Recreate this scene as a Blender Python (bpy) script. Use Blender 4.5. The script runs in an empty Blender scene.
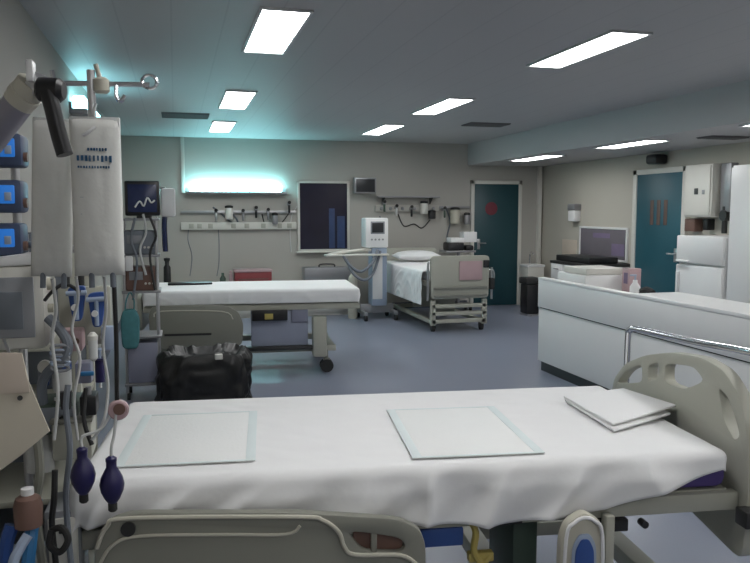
import bpy, bmesh, math, random
from mathutils import Vector, Matrix, noise
random.seed(7)
SC = bpy.context.scene
COL = SC.collection
H = 1.58
# ------------------------------------------------------------------ camera
FPX = 750.0
PITCH = math.atan((281.5-211)/FPX)
YAW = math.atan(200/FPX*math.cos(PITCH))
cd = bpy.data.cameras.new('camera'); cam = bpy.data.objects.new('camera', cd); COL.objects.link(cam)
cd.sensor_width = 36; cd.lens = 36*FPX/750; cd.clip_start = .05
cam.location = (0, 0, H); cam.rotation_euler = (math.pi/2-PITCH, 0, -YAW)
SC.camera = cam
_s, _c = math.sin, math.cos
_F = Vector((_s(YAW)*_c(PITCH), _c(YAW)*_c(PITCH), -_s(PITCH)))
_R = Vector((_c(YAW), -_s(YAW), 0)); _U = _R.cross(_F)
def at(x, y, Y):                       # survey helper: photo measurement + known depth -> room point
    d = _F + _R*((x-375)/FPX) + _U*((281.5-y)/FPX)
    return Vector((0, 0, H)) + d*(Y/d.y)
# ------------------------------------------------------------------ materials
def mat(name, col, rough=.5, metal=0, var=.08, scale=6, bump=0, bscale=60, emit=0, ecol=None, alpha=1, trans=0, coat=0):
    m = bpy.data.materials.new(name); m.use_nodes = True
    nt = m.node_tree; b = nt.nodes['Principled BSDF']
    b.inputs['Roughness'].default_value = rough; b.inputs['Metallic'].default_value = metal
    b.inputs['Base Color'].default_value = (*col, 1)
    if emit:
        b.inputs['Emission Color'].default_value = (*(ecol or col), 1); b.inputs['Emission Strength'].default_value = emit
    b.inputs['Alpha'].default_value = alpha; b.inputs['Transmission Weight'].default_value = trans
    b.inputs['Coat Weight'].default_value = coat
    tc = nt.nodes.new('ShaderNodeTexCoord')
    if var:
        n = nt.nodes.new('ShaderNodeTexNoise'); n.inputs['Scale'].default_value = scale; n.inputs['Detail'].default_value = 4
        nt.links.new(tc.outputs['Object'], n.inputs['Vector'])
        mx = nt.nodes.new('ShaderNodeMix'); mx.data_type = 'RGBA'
        mx.inputs['A'].default_value = (*[max(0, c*(1-var)) for c in col], 1)
        mx.inputs['B'].default_value = (*[min(1, c*(1+var)) for c in col], 1)
        nt.links.new(n.outputs['Fac'], mx.inputs['Factor']); nt.links.new(mx.outputs['Result'], b.inputs['Base Color'])
    if bump:
        n2 = nt.nodes.new('ShaderNodeTexNoise'); n2.inputs['Scale'].default_value = bscale; n2.inputs['Detail'].default_value = 3
        nt.links.new(tc.outputs['Object'], n2.inputs['Vector'])
        bp = nt.nodes.new('ShaderNodeBump'); bp.inputs['Strength'].default_value = bump; bp.inputs['Distance'].default_value = .01
        nt.links.new(n2.outputs['Fac'], bp.inputs['Height']); nt.links.new(bp.outputs['Normal'], b.inputs['Normal'])
    return m
M = {}
def dm(k, *a, **kw): M[k] = mat(k, *a, **kw)
dm('wall_paint', (.42, .405, .37), .75, var=.03, scale=2)
dm('wall_cream', (.47, .445, .385), .75, var=.03, scale=2)
dm('white_sheet', (.80, .80, .80), .9, var=.02, bump=.15, bscale=14)
dm('pad_white', (.80, .81, .80), .9, var=.02, bump=.2, bscale=90)
dm('pad_border', (.68, .75, .75), .85, var=.05)
dm('purple_mattress', (.075, .05, .20), .5, var=.1)
dm('beige_plastic', (.40, .40, .34), .45, var=.04)
dm('ivory_plastic', (.50, .48, .40), .45, var=.04)
dm('rail_grey', (.235, .235, .20), .45, var=.05)
dm('dark_metal', (.06, .06, .06), .4, .6)
dm('black_plastic', (.012, .012, .013), .4, var=.2)
dm('black_rubber', (.02, .02, .02), .7, var=.2)
dm('steel', (.55, .55, .56), .3, .9, var=.04)
dm('chrome', (.75, .75, .78), .12, 1, var=.02)
dm('grey_metal', (.30, .30, .31), .4, .5)
dm('arm_grey', (.25, .24, .28), .4, .3)
dm('white_enamel', (.77, .77, .765), .35, var=.02)
dm('offwhite', (.62, .61, .56), .45, var=.03)
dm('counter_white', (.76, .76, .755), .4, var=.02)
dm('teal_door', (.012, .085, .115), .45, var=.08)
dm('teal_dark', (.012, .055, .068), .45, var=.08)
dm('red_sign', (.14, .02, .035), .5)
dm('glass_dark', (.018, .016, .032), .12, var=.25, scale=3)
dm('glass_brown', (.15, .10, .085), .2, var=.2)
dm('screen_dark', (.015, .016, .02), .4, var=.1)
dm('screen_navy', (.02, .03, .09), .25, var=.3, scale=12)
dm('screen_blue', (.02, .12, .40), .3, emit=.38, ecol=(.03, .25, .85), var=.15, scale=20)
dm('screen_grey', (.27, .28, .30), .25, var=.1)
dm('blue_plastic', (.03, .08, .28), .4, var=.15)
dm('blue_bright', (.03, .18, .40), .4, var=.15)
dm('blue_pale', (.33, .40, .52), .45, var=.1)
dm('lilac_metal', (.25, .26, .34), .45, var=.06)
dm('lilac_panel', (.30, .33, .42), .45, var=.08)
dm('navy_rubber', (.013, .010, .070), .35, var=.2)
dm('pump_navy', (.05, .07, .13), .45, var=.3, scale=25)
dm('reflection_blue', (.035, .06, .15), .3, var=.5, scale=7)
dm('teal_cloth', (.06, .20, .22), .8, var=.25, scale=20)
dm('red_box', (.26, .045, .05), .5, var=.12)
dm('pink_grey', (.47, .33, .34), .6)
dm('brown_plastic', (.16, .09, .07), .5, var=.25)
dm('yellow', (.45, .36, .10), .5)
dm('green_dark', (.05, .08, .06), .5)
dm('paper_cream', (.58, .53, .43), .8, var=.05)
dm('paper_peach', (.56, .48, .40), .8, var=.05)
dm('paper_white', (.72, .72, .72), .8, var=.03)
dm('print_blue', (.03, .10, .20), .7)
dm('print_grey', (.35, .38, .40), .7)
dm('board_grey', (.15, .135, .155), .8, var=.2, scale=3)
dm('board_purple', (.19, .15, .24), .8, var=.2)
dm('tube_clear', (.55, .56, .55), .3, var=.05)
dm('hose_grey', (.16, .18, .21), .5, var=.15)
dm('fluid_bag', (.70, .70, .665), .25, var=.08, scale=10, bump=.25, bscale=22, alpha=.93)
dm('bin_bag', (.006, .006, .006), .38, var=.3, bump=.5, bscale=9)
dm('light_diffuser', (.95, .95, .95), .5, var=0, emit=17.0, ecol=(.985, .985, .98))
dm('light_frame', (.62, .62, .62), .5)
dm('cyan_soft', (.8, .95, .95), .5, var=0, emit=8.0, ecol=(.36, .90, 1.0))
dm('cyan_diffuser', (.8, .95, .95), .5, var=0, emit=30.0, ecol=(.36, .93, 1.0))
dm('vent_grey', (.13, .13, .135), .6)
dm('skirting', (.10, .11, .14), .5)

def floor_mat():
    m = mat('vinyl_floor', (.20, .222, .285), .30, var=.07, scale=1.2)
    nt = m.node_tree; b = nt.nodes['Principled BSDF']
    tc = nt.nodes['Texture Coordinate']
    sp = nt.nodes.new('ShaderNodeTexNoise'); sp.inputs['Scale'].default_value = 90
    nt.links.new(tc.outputs['Object'], sp.inputs['Vector'])
    r = nt.nodes.new('ShaderNodeMapRange'); r.inputs['To Min'].default_value = .24; r.inputs['To Max'].default_value = .42
    nt.links.new(sp.outputs['Fac'], r.inputs['Value']); nt.links.new(r.outputs['Result'], b.inputs['Roughness'])
    return m
M['floor'] = floor_mat()
def ceiling_mat():                      # narrow metal ceiling planks running down the ward
    m = mat('ceiling_planks', (.45, .45, .455), .55, var=.02, scale=1)
    nt = m.node_tree; b = nt.nodes['Principled BSDF']
    tc = nt.nodes['Texture Coordinate']
    sx = nt.nodes.new('ShaderNodeSeparateXYZ'); nt.links.new(tc.outputs['Object'], sx.inputs[0])
    d = nt.nodes.new('ShaderNodeMath'); d.operation = 'DIVIDE'; d.inputs[1].default_value = .295
    nt.links.new(sx.outputs['X'], d.inputs[0])
    f = nt.nodes.new('ShaderNodeMath'); f.operation = 'FRACT'; nt.links.new(d.outputs[0], f.inputs[0])
    lt = nt.nodes.new('ShaderNodeMath'); lt.operation = 'LESS_THAN'; lt.inputs[1].default_value = .035
    nt.links.new(f.outputs[0], lt.inputs[0])
    mx = nt.nodes.new('ShaderNodeMix'); mx.data_type = 'RGBA'
    old = b.inputs['Base Color'].links[0].from_socket
    nt.links.new(old, mx.inputs['A']); mx.inputs['B'].default_value = (.40, .40, .41, 1)
    nt.links.new(lt.outputs[0], mx.inputs['Factor']); nt.links.new(mx.outputs['Result'], b.inputs['Base Color'])
    return m
M['ceiling'] = ceiling_mat()
# ------------------------------------------------------------------ mesh helpers
SPLIT = {'corner_post', 'port', 'hook', 'peg', 'latch', 'bar_bracket', 'corner_bumper', 'foot', 'clip', 'socket', 'breathing_hose', 'reflection_strip'}
class B:
    def __init__(s): s.bm = bmesh.new()
    def _merge(s, t, mtx=None):
        if mtx: bmesh.ops.transform(t, matrix=mtx, verts=t.verts)
        me = bpy.data.meshes.new('tmp'); t.to_mesh(me); t.free(); s.bm.from_mesh(me); bpy.data.meshes.remove(me)
    def box(s, x0, x1, y0, y1, z0, z1, bev=0, mtx=None):
        t = bmesh.new(); bmesh.ops.create_cube(t, size=1)
        for v in t.verts:
            v.co = Vector(((x0+x1)/2+v.co.x*(x1-x0), (y0+y1)/2+v.co.y*(y1-y0), (z0+z1)/2+v.co.z*(z1-z0)))
        if bev: bmesh.ops.bevel(t, geom=t.edges[:], offset=bev, segments=2, profile=.5, affect='EDGES', clamp_overlap=True)
        s._merge(t, mtx); return s
    def cyl(s, a, b, r, r2=None, seg=16):
        a, b = Vector(a), Vector(b); d = b-a; t = bmesh.new()
        bmesh.ops.create_cone(t, cap_ends=True, segments=seg, radius1=r, radius2=r if r2 is None else r2, depth=d.length)
        s._merge(t, Matrix.Translation((a+b)/2) @ d.to_track_quat('Z', 'Y').to_matrix().to_4x4()); return s
    def tube(s, pts, r, seg=8, smooth=4, closed=False):
        P = [Vector(p) for p in pts]
        if smooth and len(P) > 2:
            Q = []
            n = len(P)
            for i in range(n if closed else n-1):
                g = (lambda k: P[k % n]) if closed else (lambda k: P[min(max(k, 0), n-1)])
                p0, p1, p2, p3 = g(i-1), g(i), g(i+1), g(i+2)
                for k in range(smooth):
                    t = k/smooth
                    Q.append(.5*((2*p1)+(p2-p0)*t+(2*p0-5*p1+4*p2-p3)*t*t+(3*p1-p0-3*p2+p3)*t**3))
            if not closed: Q.append(P[-1])
            P = Q
        bm = s.bm; rings = []; up = None; n = len(P)
        for i, p in enumerate(P):
            if closed: d = P[(i+1) % n]-P[i-1]
            else: d = P[min(i+1, n-1)]-P[max(i-1, 0)]
            d.normalize()
            if up is None:
                up = Vector((0, 0, 1)) if abs(d.z) < .9 else Vector((1, 0, 0))
            x = d.cross(up)
            if x.length < 1e-4: x = d.orthogonal()
            x.normalize(); y = x.cross(d); up = y
            rings.append([bm.verts.new(p+x*(r*math.cos(6.28318*k/seg))+y*(r*math.sin(6.28318*k/seg))) for k in range(seg)])
        m = len(rings)
        for i in range(m if closed else m-1):
            A, C = rings[i], rings[(i+1) % m]
            for k in range(seg): bm.faces.new((A[k], A[(k+1) % seg], C[(k+1) % seg], C[k]))
        if not closed:
            bm.faces.new(rings[0][::-1]); bm.faces.new(rings[-1])
        return s
    def lathe(s, prof, loc=(0, 0, 0), axis=(0, 0, 1), seg=20):
        t = bmesh.new(); rings = []
        for r, z in prof:
            rings.append([t.verts.new((max(r, 1e-4)*math.cos(6.28318*k/seg), max(r, 1e-4)*math.sin(6.28318*k/seg), z)) for k in range(seg)])
        for i in range(len(rings)-1):
            for k in range(seg): t.faces.new((rings[i][k], rings[i][(k+1) % seg], rings[i+1][(k+1) % seg], rings[i+1][k]))
        t.faces.new(rings[0][::-1]); t.faces.new(rings[-1])
        s._merge(t, Matrix.Translation(loc) @ Vector(axis).to_track_quat('Z', 'Y').to_matrix().to_4x4()); return s
    def prism(s, outline, holes, o, ex, ey, th, bev=0):
        o, ex, ey = Vector(o), Vector(ex), Vector(ey); n = ex.cross(ey).normalized()
        t = bmesh.new(); E = []
        for loop in [outline]+list(holes):
            vs = [t.verts.new(o+ex*a+ey*b-n*(th/2)) for a, b in loop]
            for i in range(len(vs)): E.append(t.edges.new((vs[i], vs[(i+1) % len(vs)])))
        bmesh.ops.triangle_fill(t, use_beauty=True, use_dissolve=True, edges=E, normal=n)
        r = bmesh.ops.extrude_face_region(t, geom=t.faces[:])
        bmesh.ops.translate(t, vec=n*th, verts=[g for g in r['geom'] if isinstance(g, bmesh.types.BMVert)])
        bmesh.ops.recalc_face_normals(t, faces=t.faces)
        if bev:
            ee = [e for e in t.edges if len(e.link_faces) == 2 and e.calc_face_angle(0) > .9 and abs((e.verts[0].co-e.verts[1].co).normalized().dot(n)) < .5]
            bmesh.ops.bevel(t, geom=ee, offset=bev, segments=2, profile=.5, affect='EDGES', clamp_overlap=True)
        s._merge(t); return s
    def done(s, name, m, parent=None, loc=None, ang=.6):
        bmesh.ops.recalc_face_normals(s.bm, faces=s.bm.faces); s.bm.verts.index_update()
        for f in s.bm.faces: f.smooth = True
        for e in s.bm.edges:
            if len(e.link_faces) == 2 and e.calc_face_angle(0) > ang: e.smooth = False
        if parent is None and loc is None:                     # a one-mesh thing: origin at its base
            vs = s.bm.verts; xs = [v.co.x for v in vs]; ys = [v.co.y for v in vs]; zs = [v.co.z for v in vs]
            loc = Vector(((min(xs)+max(xs))/2, (min(ys)+max(ys))/2, min(zs)))
            bmesh.ops.translate(s.bm, vec=-loc, verts=vs)
        if parent and name in SPLIT:
            left = set(s.bm.verts); isl = []
            while left:
                st = [left.pop()]; g = set(st)
                while st:
                    for e in st.pop().link_edges:
                        for v in e.verts:
                            if v in left: left.discard(v); g.add(v); st.append(v)
                isl.append(g)
            if len(isl) > 1:
                out = None
                for g in isl:
                    b2 = B(); b2.bm.free(); b2.bm = s.bm.copy()
                    idx = {v.index for v in g} if all(v.index >= 0 for v in g) else set()
                    b2.bm.verts.ensure_lookup_table()
                    bmesh.ops.delete(b2.bm, geom=[v for v in b2.bm.verts if v.index not in idx], context='VERTS')
                    o = b2.done(name, m, parent, loc, ang); out = out or o
                s.bm.free(); return out
        me = bpy.data.meshes.new(name); s.bm.to_mesh(me); s.bm.free()
        o = bpy.data.objects.new(name, me); COL.objects.link(o); me.materials.append(M[m])
        if loc is not None: o.location = loc
        if parent: o.parent = parent
        return o
def tag(o, label, cat, group=None):
    o['label'] = label; o['category'] = cat
    if group: o['group'] = group
    return o
def thing(name, label, cat, loc=(0, 0, 0), rz=0, group=None):
    o = bpy.data.objects.new(name, None); COL.objects.link(o); o.empty_display_size = .1
    o.location = loc; o.rotation_euler = (0, 0, rz)
    return tag(o, label, cat, group)
def struct(o): o['kind'] = 'structure'; return o
def dup(o, parent=None):
    c = o.copy(); COL.objects.link(c)
    if parent: c.parent = parent
    for ch in list(o.children): dup(ch, c)
    return c
# ------------------------------------------------------------------ the room
XL, XR, YB, YF = -.76, 6.0, 11.6, -1.9
ZC, ZL, XS = 2.67, 2.325, 4.65
struct(B().box(XL-.1, XR+.1, YF-.1, YB+.1, -.1, 0).done('floor', 'floor', loc=(0, 0, 0)))
struct(B().box(XL-.1, XS+.1, YF-.1, YB+.1, ZC, ZC+.1).done('ceiling', 'ceiling', loc=(0, 0, 0)))
struct(B().box(XS, XR+.1, YF-.1, YB+.1, ZL, ZC+.08).done('ceiling_bulkhead', 'ceiling', loc=(0, 0, 0)))
struct(B().box(XL-.1, XR+.1, YB, YB+.1, 0, ZC+.1).done('wall_back', 'wall_paint', loc=(0, 0, 0)))
struct(B().box(XL-.1, XL, YF, YB, 0, ZC+.1).done('wall_left', 'wall_paint', loc=(0, 0, 0)))
struct(B().box(XR, XR+.1, YF, YB, 0, ZC+.1).done('wall_right', 'wall_cream', loc=(0, 0, 0)))
struct(B().box(XL-.1, XR+.1, YF-.1, YF, 0, ZC+.1).done('wall_front', 'wall_paint', loc=(0, 0, 0)))
struct(B().box(XL, 4.66, YB-.015, YB, 0, .1).done('baseboard_back', 'skirting', loc=(0, 0, 0)))
struct(B().box(XR-.015, XR, 8.95, YB, 0, .1).box(XR-.015, XR, YF, 7.8, 0, .1).done('baseboard_right', 'skirting', loc=(0, 0, 0)))
struct(B().box(XL, XL+.015, YF, YB, 0, .1).done('baseboard_left', 'skirting', loc=(0, 0, 0)))
struct(B().box(.10, .155, YB-.03, YB, 1.85, ZC, .004).done('trim_1', 'offwhite', loc=(0, 0, 0)))
struct(B().box(5.90, 5.97, YB-.06, YB, 0, ZL, .005).done('trim_2', 'offwhite', loc=(0, 0, 0)))
# the dark internal window in the back wall
w = struct(B().box(1.87, 2.62, YB-.02, YB, .985, 2.01).done('window_1', 'glass_dark', loc=(0, 0, 0)))
f = B()
for a in ((1.83, 2.66, .955, .985), (1.83, 2.66, 2.01, 2.045), (1.83, 1.87, .955, 2.045), (2.62, 2.66, .955, 2.045)):
    f.box(a[0], a[1], YB-.035, YB, a[2], a[3], .004)
f.done('window_frame', 'offwhite', w)
B().box(2.33, 2.42, YB-.024, YB-.019, 1.0, 1.62).box(2.46, 2.58, YB-.024, YB-.019, 1.0, 1.50).done('reflection_strip', 'reflection_blue', w)  # blue reflections in the glass, painted on as thin strips
B().box(1.80, 2.70, YB-.09, YB, .93, .957, .004).done('window_sill', 'offwhite', w)
# door 1 in the back wall, door 2 in the right wall
d = struct(B().box(4.76, 5.55, YB-.035, YB, .01, 2.02, .004).done('door_1', 'teal_dark', loc=(0, 0, 0)))
B().box(4.70, 4.76, YB-.05, YB, 0, 2.08, .004).box(5.55, 5.61, YB-.05, YB, 0, 2.08, .004).box(4.70, 5.61, YB-.05, YB, 2.02, 2.08, .004).done('door_frame', 'offwhite', d)
B().lathe([(0, 0), (.105, 0), (.11, .006), (.105, .012), (0, .012)], (5.06, YB-.035, 1.62), (0, -1, 0)).done('sign', 'red_sign', d)['label'] = 'dark red round sign'
B().box(4.82, 4.87, YB-.042, YB-.035, .95, 1.12, .003).cyl((4.845, YB-.035, 1.05), (4.845, YB-.085, 1.05), .01).cyl((4.845, YB-.08, 1.05), (4.96, YB-.08, 1.05), .01).done('door_handle', 'steel', d)
d2 = struct(B().box(XR-.035, XR, 7.90, 8.84, .01, 2.055, .004).done('door_2', 'teal_door', loc=(0, 0, 0)))
B().box(XR-.05, XR, 7.82, 7.90, 0, 2.12, .004).box(XR-.05, XR, 8.84, 8.92, 0, 2.12, .004).box(XR-.05, XR, 7.82, 8.92, 2.055, 2.12, .004).done('door_frame', 'offwhite', d2)
for y in (8.22, 8.36, 8.50):
    B().box(XR-.041, XR-.033, y-.035, y+.035, 1.40, 1.72, .003).done('glass_strip', 'glass_brown', d2)
B().box(XR-.045, XR-.033, 7.96, 8.02, .95, 1.12, .003).cyl((XR-.035, 7.99, 1.05), (XR-.085, 7.99, 1.05), .01).cyl((XR-.08, 7.99, 1.05), (XR-.08, 8.11, 1.05), .01).done('door_handle', 'steel', d2)
# ------------------------------------------------------------------ ceiling lights
def light(x0, x1, y0, y1, z, label, group='ceiling light panels'):
    t = thing('ceiling_light', label, 'ceiling light', ((x0+x1)/2, (y0+y1)/2, z), 0, group)
    a, b = (x1-x0)/2, (y1-y0)/2; k = .018
    fr = B()
    for q in ((-a-k, -a, -b-k, b+k), (a, a+k, -b-k, b+k), (-a, a, -b-k, -b), (-a, a, b, b+k)):
        fr.box(*q, -.014, 0, .002)
    fr.done('frame', 'light_frame', t)
    B().box(-a, a, -b, b, -.009, 0).done('diffuser', 'light_diffuser', t)
order = ('nearest', 'middle', 'farthest')
for i, (y0, y1) in enumerate(((4.17, 5.28), (7.05, 8.2), (9.45, 10.63))):
    light(.482, .740, y0, y1, ZC, order[i]+' lit panel of the left ceiling row, in line with the blue-lit wall')
for i, (y0, y1) in enumerate(((4.14, 5.25), (6.95, 8.12), (9.25, 10.45))):
    light(2.59, 2.84, y0, y1, ZC, order[i]+' lit panel of the middle ceiling row')
for i, (y0, y1) in enumerate(((4.40, 5.58), (6.93, 7.95), (9.15, 10.25))):
    light(4.78, 5.04, y0, y1, ZL, order[i]+' lit panel under the lowered ceiling on the right')
for x0, x1, z, n in ((.485, .765, ZC, 'left'), (2.6, 2.885, ZC, 'middle'), (4.78, 5.04, ZL, 'right')):
    light(x0, x1, 1.35, 2.5, z, n+'-row lit panel above the foreground bed, before the frame', 'ceiling light panels overhead')
    light(x0, x1, -1.4, -.25, z, n+'-row lit panel at the near end of the ward', 'ceiling light panels overhead')
def vent(x0, x1, y0, y1, z, label):
    t = thing('ceiling_vent', label, 'air vent', ((x0+x1)/2, (y0+y1)/2, z), 0, 'dark ceiling air vents')
    a, b = (x1-x0)/2, (y1-y0)/2
    B().box(-a, a, -b, b, -.006, 0).done('backing', 'vent_grey', t)
    s = B()
    for k in range(9):
        y = -b+.03+k*(2*b-.06)/8; s.box(-a, a, y-.008, y+.008, -.016, -.004)
    s.done('slats', 'vent_grey', t)
vent(-.12, .40, 8.75, 9.2, ZC, 'dark ceiling vent left of the left light row')
vent(3.55, 4.08, 8.75, 9.1, ZC, 'dark ceiling vent right of the middle light row')
vent(5.15, 5.6, 6.4, 6.65, ZL, 'dark vent in the lowered ceiling above the white cabinets')
# ------------------------------------------------------------------ wall uplights (blue-white tubes)
def uplight(loc, rz, L, label, m='cyan_diffuser'):
    t = thing('wall_uplight', label, 'wall light', loc, rz)
    B().box(-L/2-.05, L/2+.08, -.13, 0, -.04, .0, .006).box(-L/2-.05, L/2+.08, -.02, 0, 0, .05).done('housing', 'grey_metal', t)
    B().box(-L/2, L/2, -.11, -.022, 0, .105, .012).done('diffuser', m, t)
uplight((.90, YB, 1.87), 0, 1.36, 'glowing blue-white uplight on the back wall above the middle bed')
uplight((XL, 6.9, 2.36), math.pi/2, 1.3, 'glowing blue-white uplight high on the left wall behind the fluid bags', 'cyan_soft')
# ------------------------------------------------------------------ the beds
def castor(t, x, y, name='castor'):
    c = B().cyl((x, y, .12), (x, y, .22), .018).prism([(-.035, -.03), (.035, -.03), (.03, .06), (-.03, .06)], [], (x, y, .08), (1, 0, 0), (0, 0, 1), .065, .005).done(name, 'rail_grey', t)
    B().cyl((x, y-.045, .065), (x, y-.024, .065), .065, seg=20).cyl((x, y+.024, .065), (x, y+.045, .065), .065, seg=20).cyl((x, y-.03, .065), (x, y+.03, .065), .02).done('wheel', 'black_rubber', c)
def bed(label, loc, rz, cover, zt=.81):
    t = thing('hospital_bed', label, 'bed', loc, rz, 'ward beds')
    m = B().box(-1.0, 1.0, -.43, .43, zt-.13, zt, .035).done('mattress', cover, t)
    fr = B()
    for s in (-1, 1): fr.box(-1.03, 1.03, s*.425-.02, s*.425+.02, zt-.195, zt-.135, .006)
    for x in (-1.0, -.3, .35, 1.0): fr.box(x-.03, x+.03, -.44, .44, zt-.19, zt-.15)
    fr.box(-1.0, 1.0, -.42, .42, zt-.145, zt-.13)
    fr.done('mattress_frame', 'beige_plastic', t)
    return t
def rounded(pts, n=3):
    out = []
    N = len(pts)
    for i in range(N):
        a, b, c = Vector(pts[i-1]), Vector(pts[i]), Vector(pts[(i+1) % N])
        la, lc = min(.3*(a-b).length, .05), min(.3*(c-b).length, .05)
        p, q = b+(a-b).normalized()*la, b+(c-b).normalized()*lc
        for k in range(n+1):
            u = k/n; out.append(tuple(p*(1-u)**2+b*2*u*(1-u)+q*u*u))
    return out
EX, EZ = (1, 0, 0), (0, 0, 1)
def cloth(name, parent, label, L0, L1, W, z, hang, mname, loc, rz, seed=0, amp=1.0, cat='sheet'):
    """draped sheet; hang = dict of side drops (function of the along coordinate)"""
    bm = bmesh.new(); r = .024; nu, nv = 210, 110
    drop_l, drop_r, drop_n, drop_f = hang
    grid = []
    for i in range(nu+1):
        row = []
        for j in range(nv+1):
            a = (L0-drop_l)+(L1+drop_r-L0+drop_l)*i/nu
            ta = min(max((a-L0)/(L1-L0), 0), 1)
            dn, df = drop_n(ta), drop_f
            b = -(W+dn)+(2*W+dn+df)*j/nv
            dx = a-L1 if a > L1 else (a-L0 if a < L0 else 0)
            dy = b-W if b > W else (b+W if b < -W else 0)
            dd = math.hypot(dx, dy)
            ca, cb = min(max(a, L0), L1), min(max(b, -W), W)
            zz = z; ox = oy = 0
            if dd > 1e-6:
                al = min(dd/r, math.pi/2); out = r*math.sin(al); dn_ = r*(1-math.cos(al))+max(0, dd-r*math.pi/2)
                s = dn_
                k = min(1, s/.07)
                q = ca+cb*.6
                sl = 1.4*noise.noise(Vector((q*1.3, seed, 2)))                       # folds lean either way along the drop
                ph = q*26+sl*s*60+3.2*noise.noise(Vector((q*2.1, s*3, seed)))
                wv = (1-abs(math.sin(ph*.5)))**1.6*1.5-.5
                wv = wv*(.35+.9*max(0, noise.noise(Vector((q*2.6, 4, seed)))+.35))+.7*noise.noise(Vector((q*7+s*9, s*6, seed)))
                out += (amp*.017*(wv+.45)+.008)*k
                ox, oy = dx/dd*out, dy/dd*out; zz = z-dn_
            else:
                e = min(W-abs(b), a-L0, L1-a)
                k = min(1, e/.1)
                zz = z+.004*k*noise.noise(Vector((a*4+seed, b*6, 1)))+.0035*k*amp*noise.noise(Vector((a*9+seed, b*15+a*4, 4)))
            row.append(bm.verts.new((ca+ox, cb+oy, zz)))
        grid.append(row)
    for i in range(nu):
        for j in range(nv): bm.faces.new((grid[i][j], grid[i+1][j], grid[i+1][j+1], grid[i][j+1]))
    for f in bm.faces: f.smooth = True
    me = bpy.data.meshes.new(name); bm.to_mesh(me); bm.free(); me.materials.append(M[mname])
    o = bpy.data.objects.new(name, me); COL.objects.link(o); o.location = loc; o.rotation_euler = (0, 0, rz)
    sm = o.modifiers.new('thickness', 'SOLIDIFY'); sm.thickness = .004; sm.offset = 1
    tag(o, label, cat); return o
# --- bed 1 (foreground)
R1 = math.radians(-6.5); L1 = (.77, 2.53, 0)
b1 = bed('foreground hospital bed with purple mattress, slotted end board and grey side rail', L1, R1, 'purple_mattress')
# slotted end board on the right
def board(t, x, z_off=0):
    out = [(.47, .60), (.485, .76), (.455, .85), (.36, .935), (.2, 1.0), (0, 1.05), (-.2, 1.07), (-.33, 1.05), (-.42, .985), (-.465, .89), (-.485, .72), (-.47, .45)]
    h = [[(.43, .83), (.35, .905), (.22, .96), (.21, .885)], [(.165, .965), (.09, .995), (.09, .93), (.165, .90)],
         [(.04, 1.0), (-.15, 1.025), (-.22, .99), (-.10, .93), (.04, .925)], [(-.30, .985), (-.36, .965), (-.43, .86), (-.405, .83), (-.345, .88)]]
    out = [(a, b+z_off) for a, b in out]; h = [rounded([(a, b+z_off) for a, b in k], 3) for k in h]
    return B().prism(rounded(out), h, (x, 0, 0), (0, 1, 0), EZ, .045, .010)
board(b1, 1.055).done('end_board', 'beige_plastic', b1)
B().tube([(1.115, .50, .60), (1.115, .50, 1.00), (1.115, .48, 1.055), (1.115, .41, 1.07), (1.115, 0, 1.09), (1.115, -.42, 1.115), (1.115, -.49, 1.08), (1.115, -.50, .98), (1.115, -.50, .6)], .0135, seg=12, smooth=5).done('push_bar', 'chrome', b1)
B().box(1.0, 1.13, .47, .53, .585, .64, .005).box(1.0, 1.13, -.53, -.47, .585, .64, .005).done('bar_bracket', 'dark_metal', b1)
# near side rail (lowered), with grab slot
ro = [(-.955, .30), (-.955, .66), (-.915, .735), (-.85, .753), (-.40, .728), (-.10, .69), (-.04, .655), (-.022, .60), (-.022, .40), (-.10, .30)]
rh = rounded([(-.255, .664), (-.10, .632), (-.085, .605), (-.10, .590), (-.21, .600)], 3)
rail = B().prism(rounded(ro), [rh], (0, -.515, 0), EX, EZ, .035, .009).done('side_rail', 'rail_grey', b1)
B().tube([(-.945, -.534, .66), (-.915, -.536, .722), (-.85, -.537, .741), (-.40, -.537, .717), (-.325, -.537, .702), (-.28, -.537, .665), (-.264, -.537, .62), (-.232, -.537, .594), (-.10, -.537, .583), (-.05, -.537, .55)], .0065, seg=8, smooth=5).done('rib', 'ivory_plastic', rail)
B().tube([(-.945, -.534, .60), (-.905, -.536, .665), (-.83, -.537, .688), (-.6, -.537, .678), (-.43, -.537, .668), (-.39, -.537, .69)], .005, seg=8, smooth=5).done('rib', 'ivory_plastic', rail)
B().box(-.185, -.168, -.53, -.50, .585, .66, .003).done('grip_divider', 'rail_grey', rail)
B().box(-.235, -.09, -.513, -.497, .592, .655).done('slot_lining', 'brown_plastic', rail)
B().cyl((-.86, -.530, .71), (-.86, -.541, .71), .02).done('button', 'dark_metal', rail)
far = B().prism(rounded([(a, b-.14) for a, b in ro]), [[(a, b-.14) for a, b in rh]], (0, .515, 0), EX, EZ, .035, .008).done('side_rail', 'rail_grey', b1)
# arched control panel at the middle of the near side
pa = [(.385, .30), (.39, .60), (.41, .648), (.463, .68), (.515, .648), (.535, .60), (.54, .30)]
cp = B().prism(rounded(pa), [], (0, -.515, 0), EX, EZ, .04, .012).done('control_panel', 'ivory_plastic', b1)
B().prism(rounded([(.423, .40), (.423, .57), (.445, .612), (.480, .612), (.502, .57), (.502, .40)]), [], (0, -.538, 0), EX, EZ, .006, .002).done('panel_inlay', 'blue_pale', cp)
B().prism(rounded([(.432, .42), (.432, .56), (.450, .597), (.475, .597), (.493, .56), (.493, .42)]), [], (0, -.543, 0), EX, EZ, .006, .002).done('button_pad', 'blue_plastic', cp)['label'] = 'blue button pad'
B().tube([(.40, -.538, .35), (.405, -.538, .60), (.43, -.538, .648), (.463, -.538, .662), (.496, -.538, .648), (.52, -.538, .60), (.525, -.538, .35)], .006).done('rim', 'white_enamel', cp)
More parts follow.
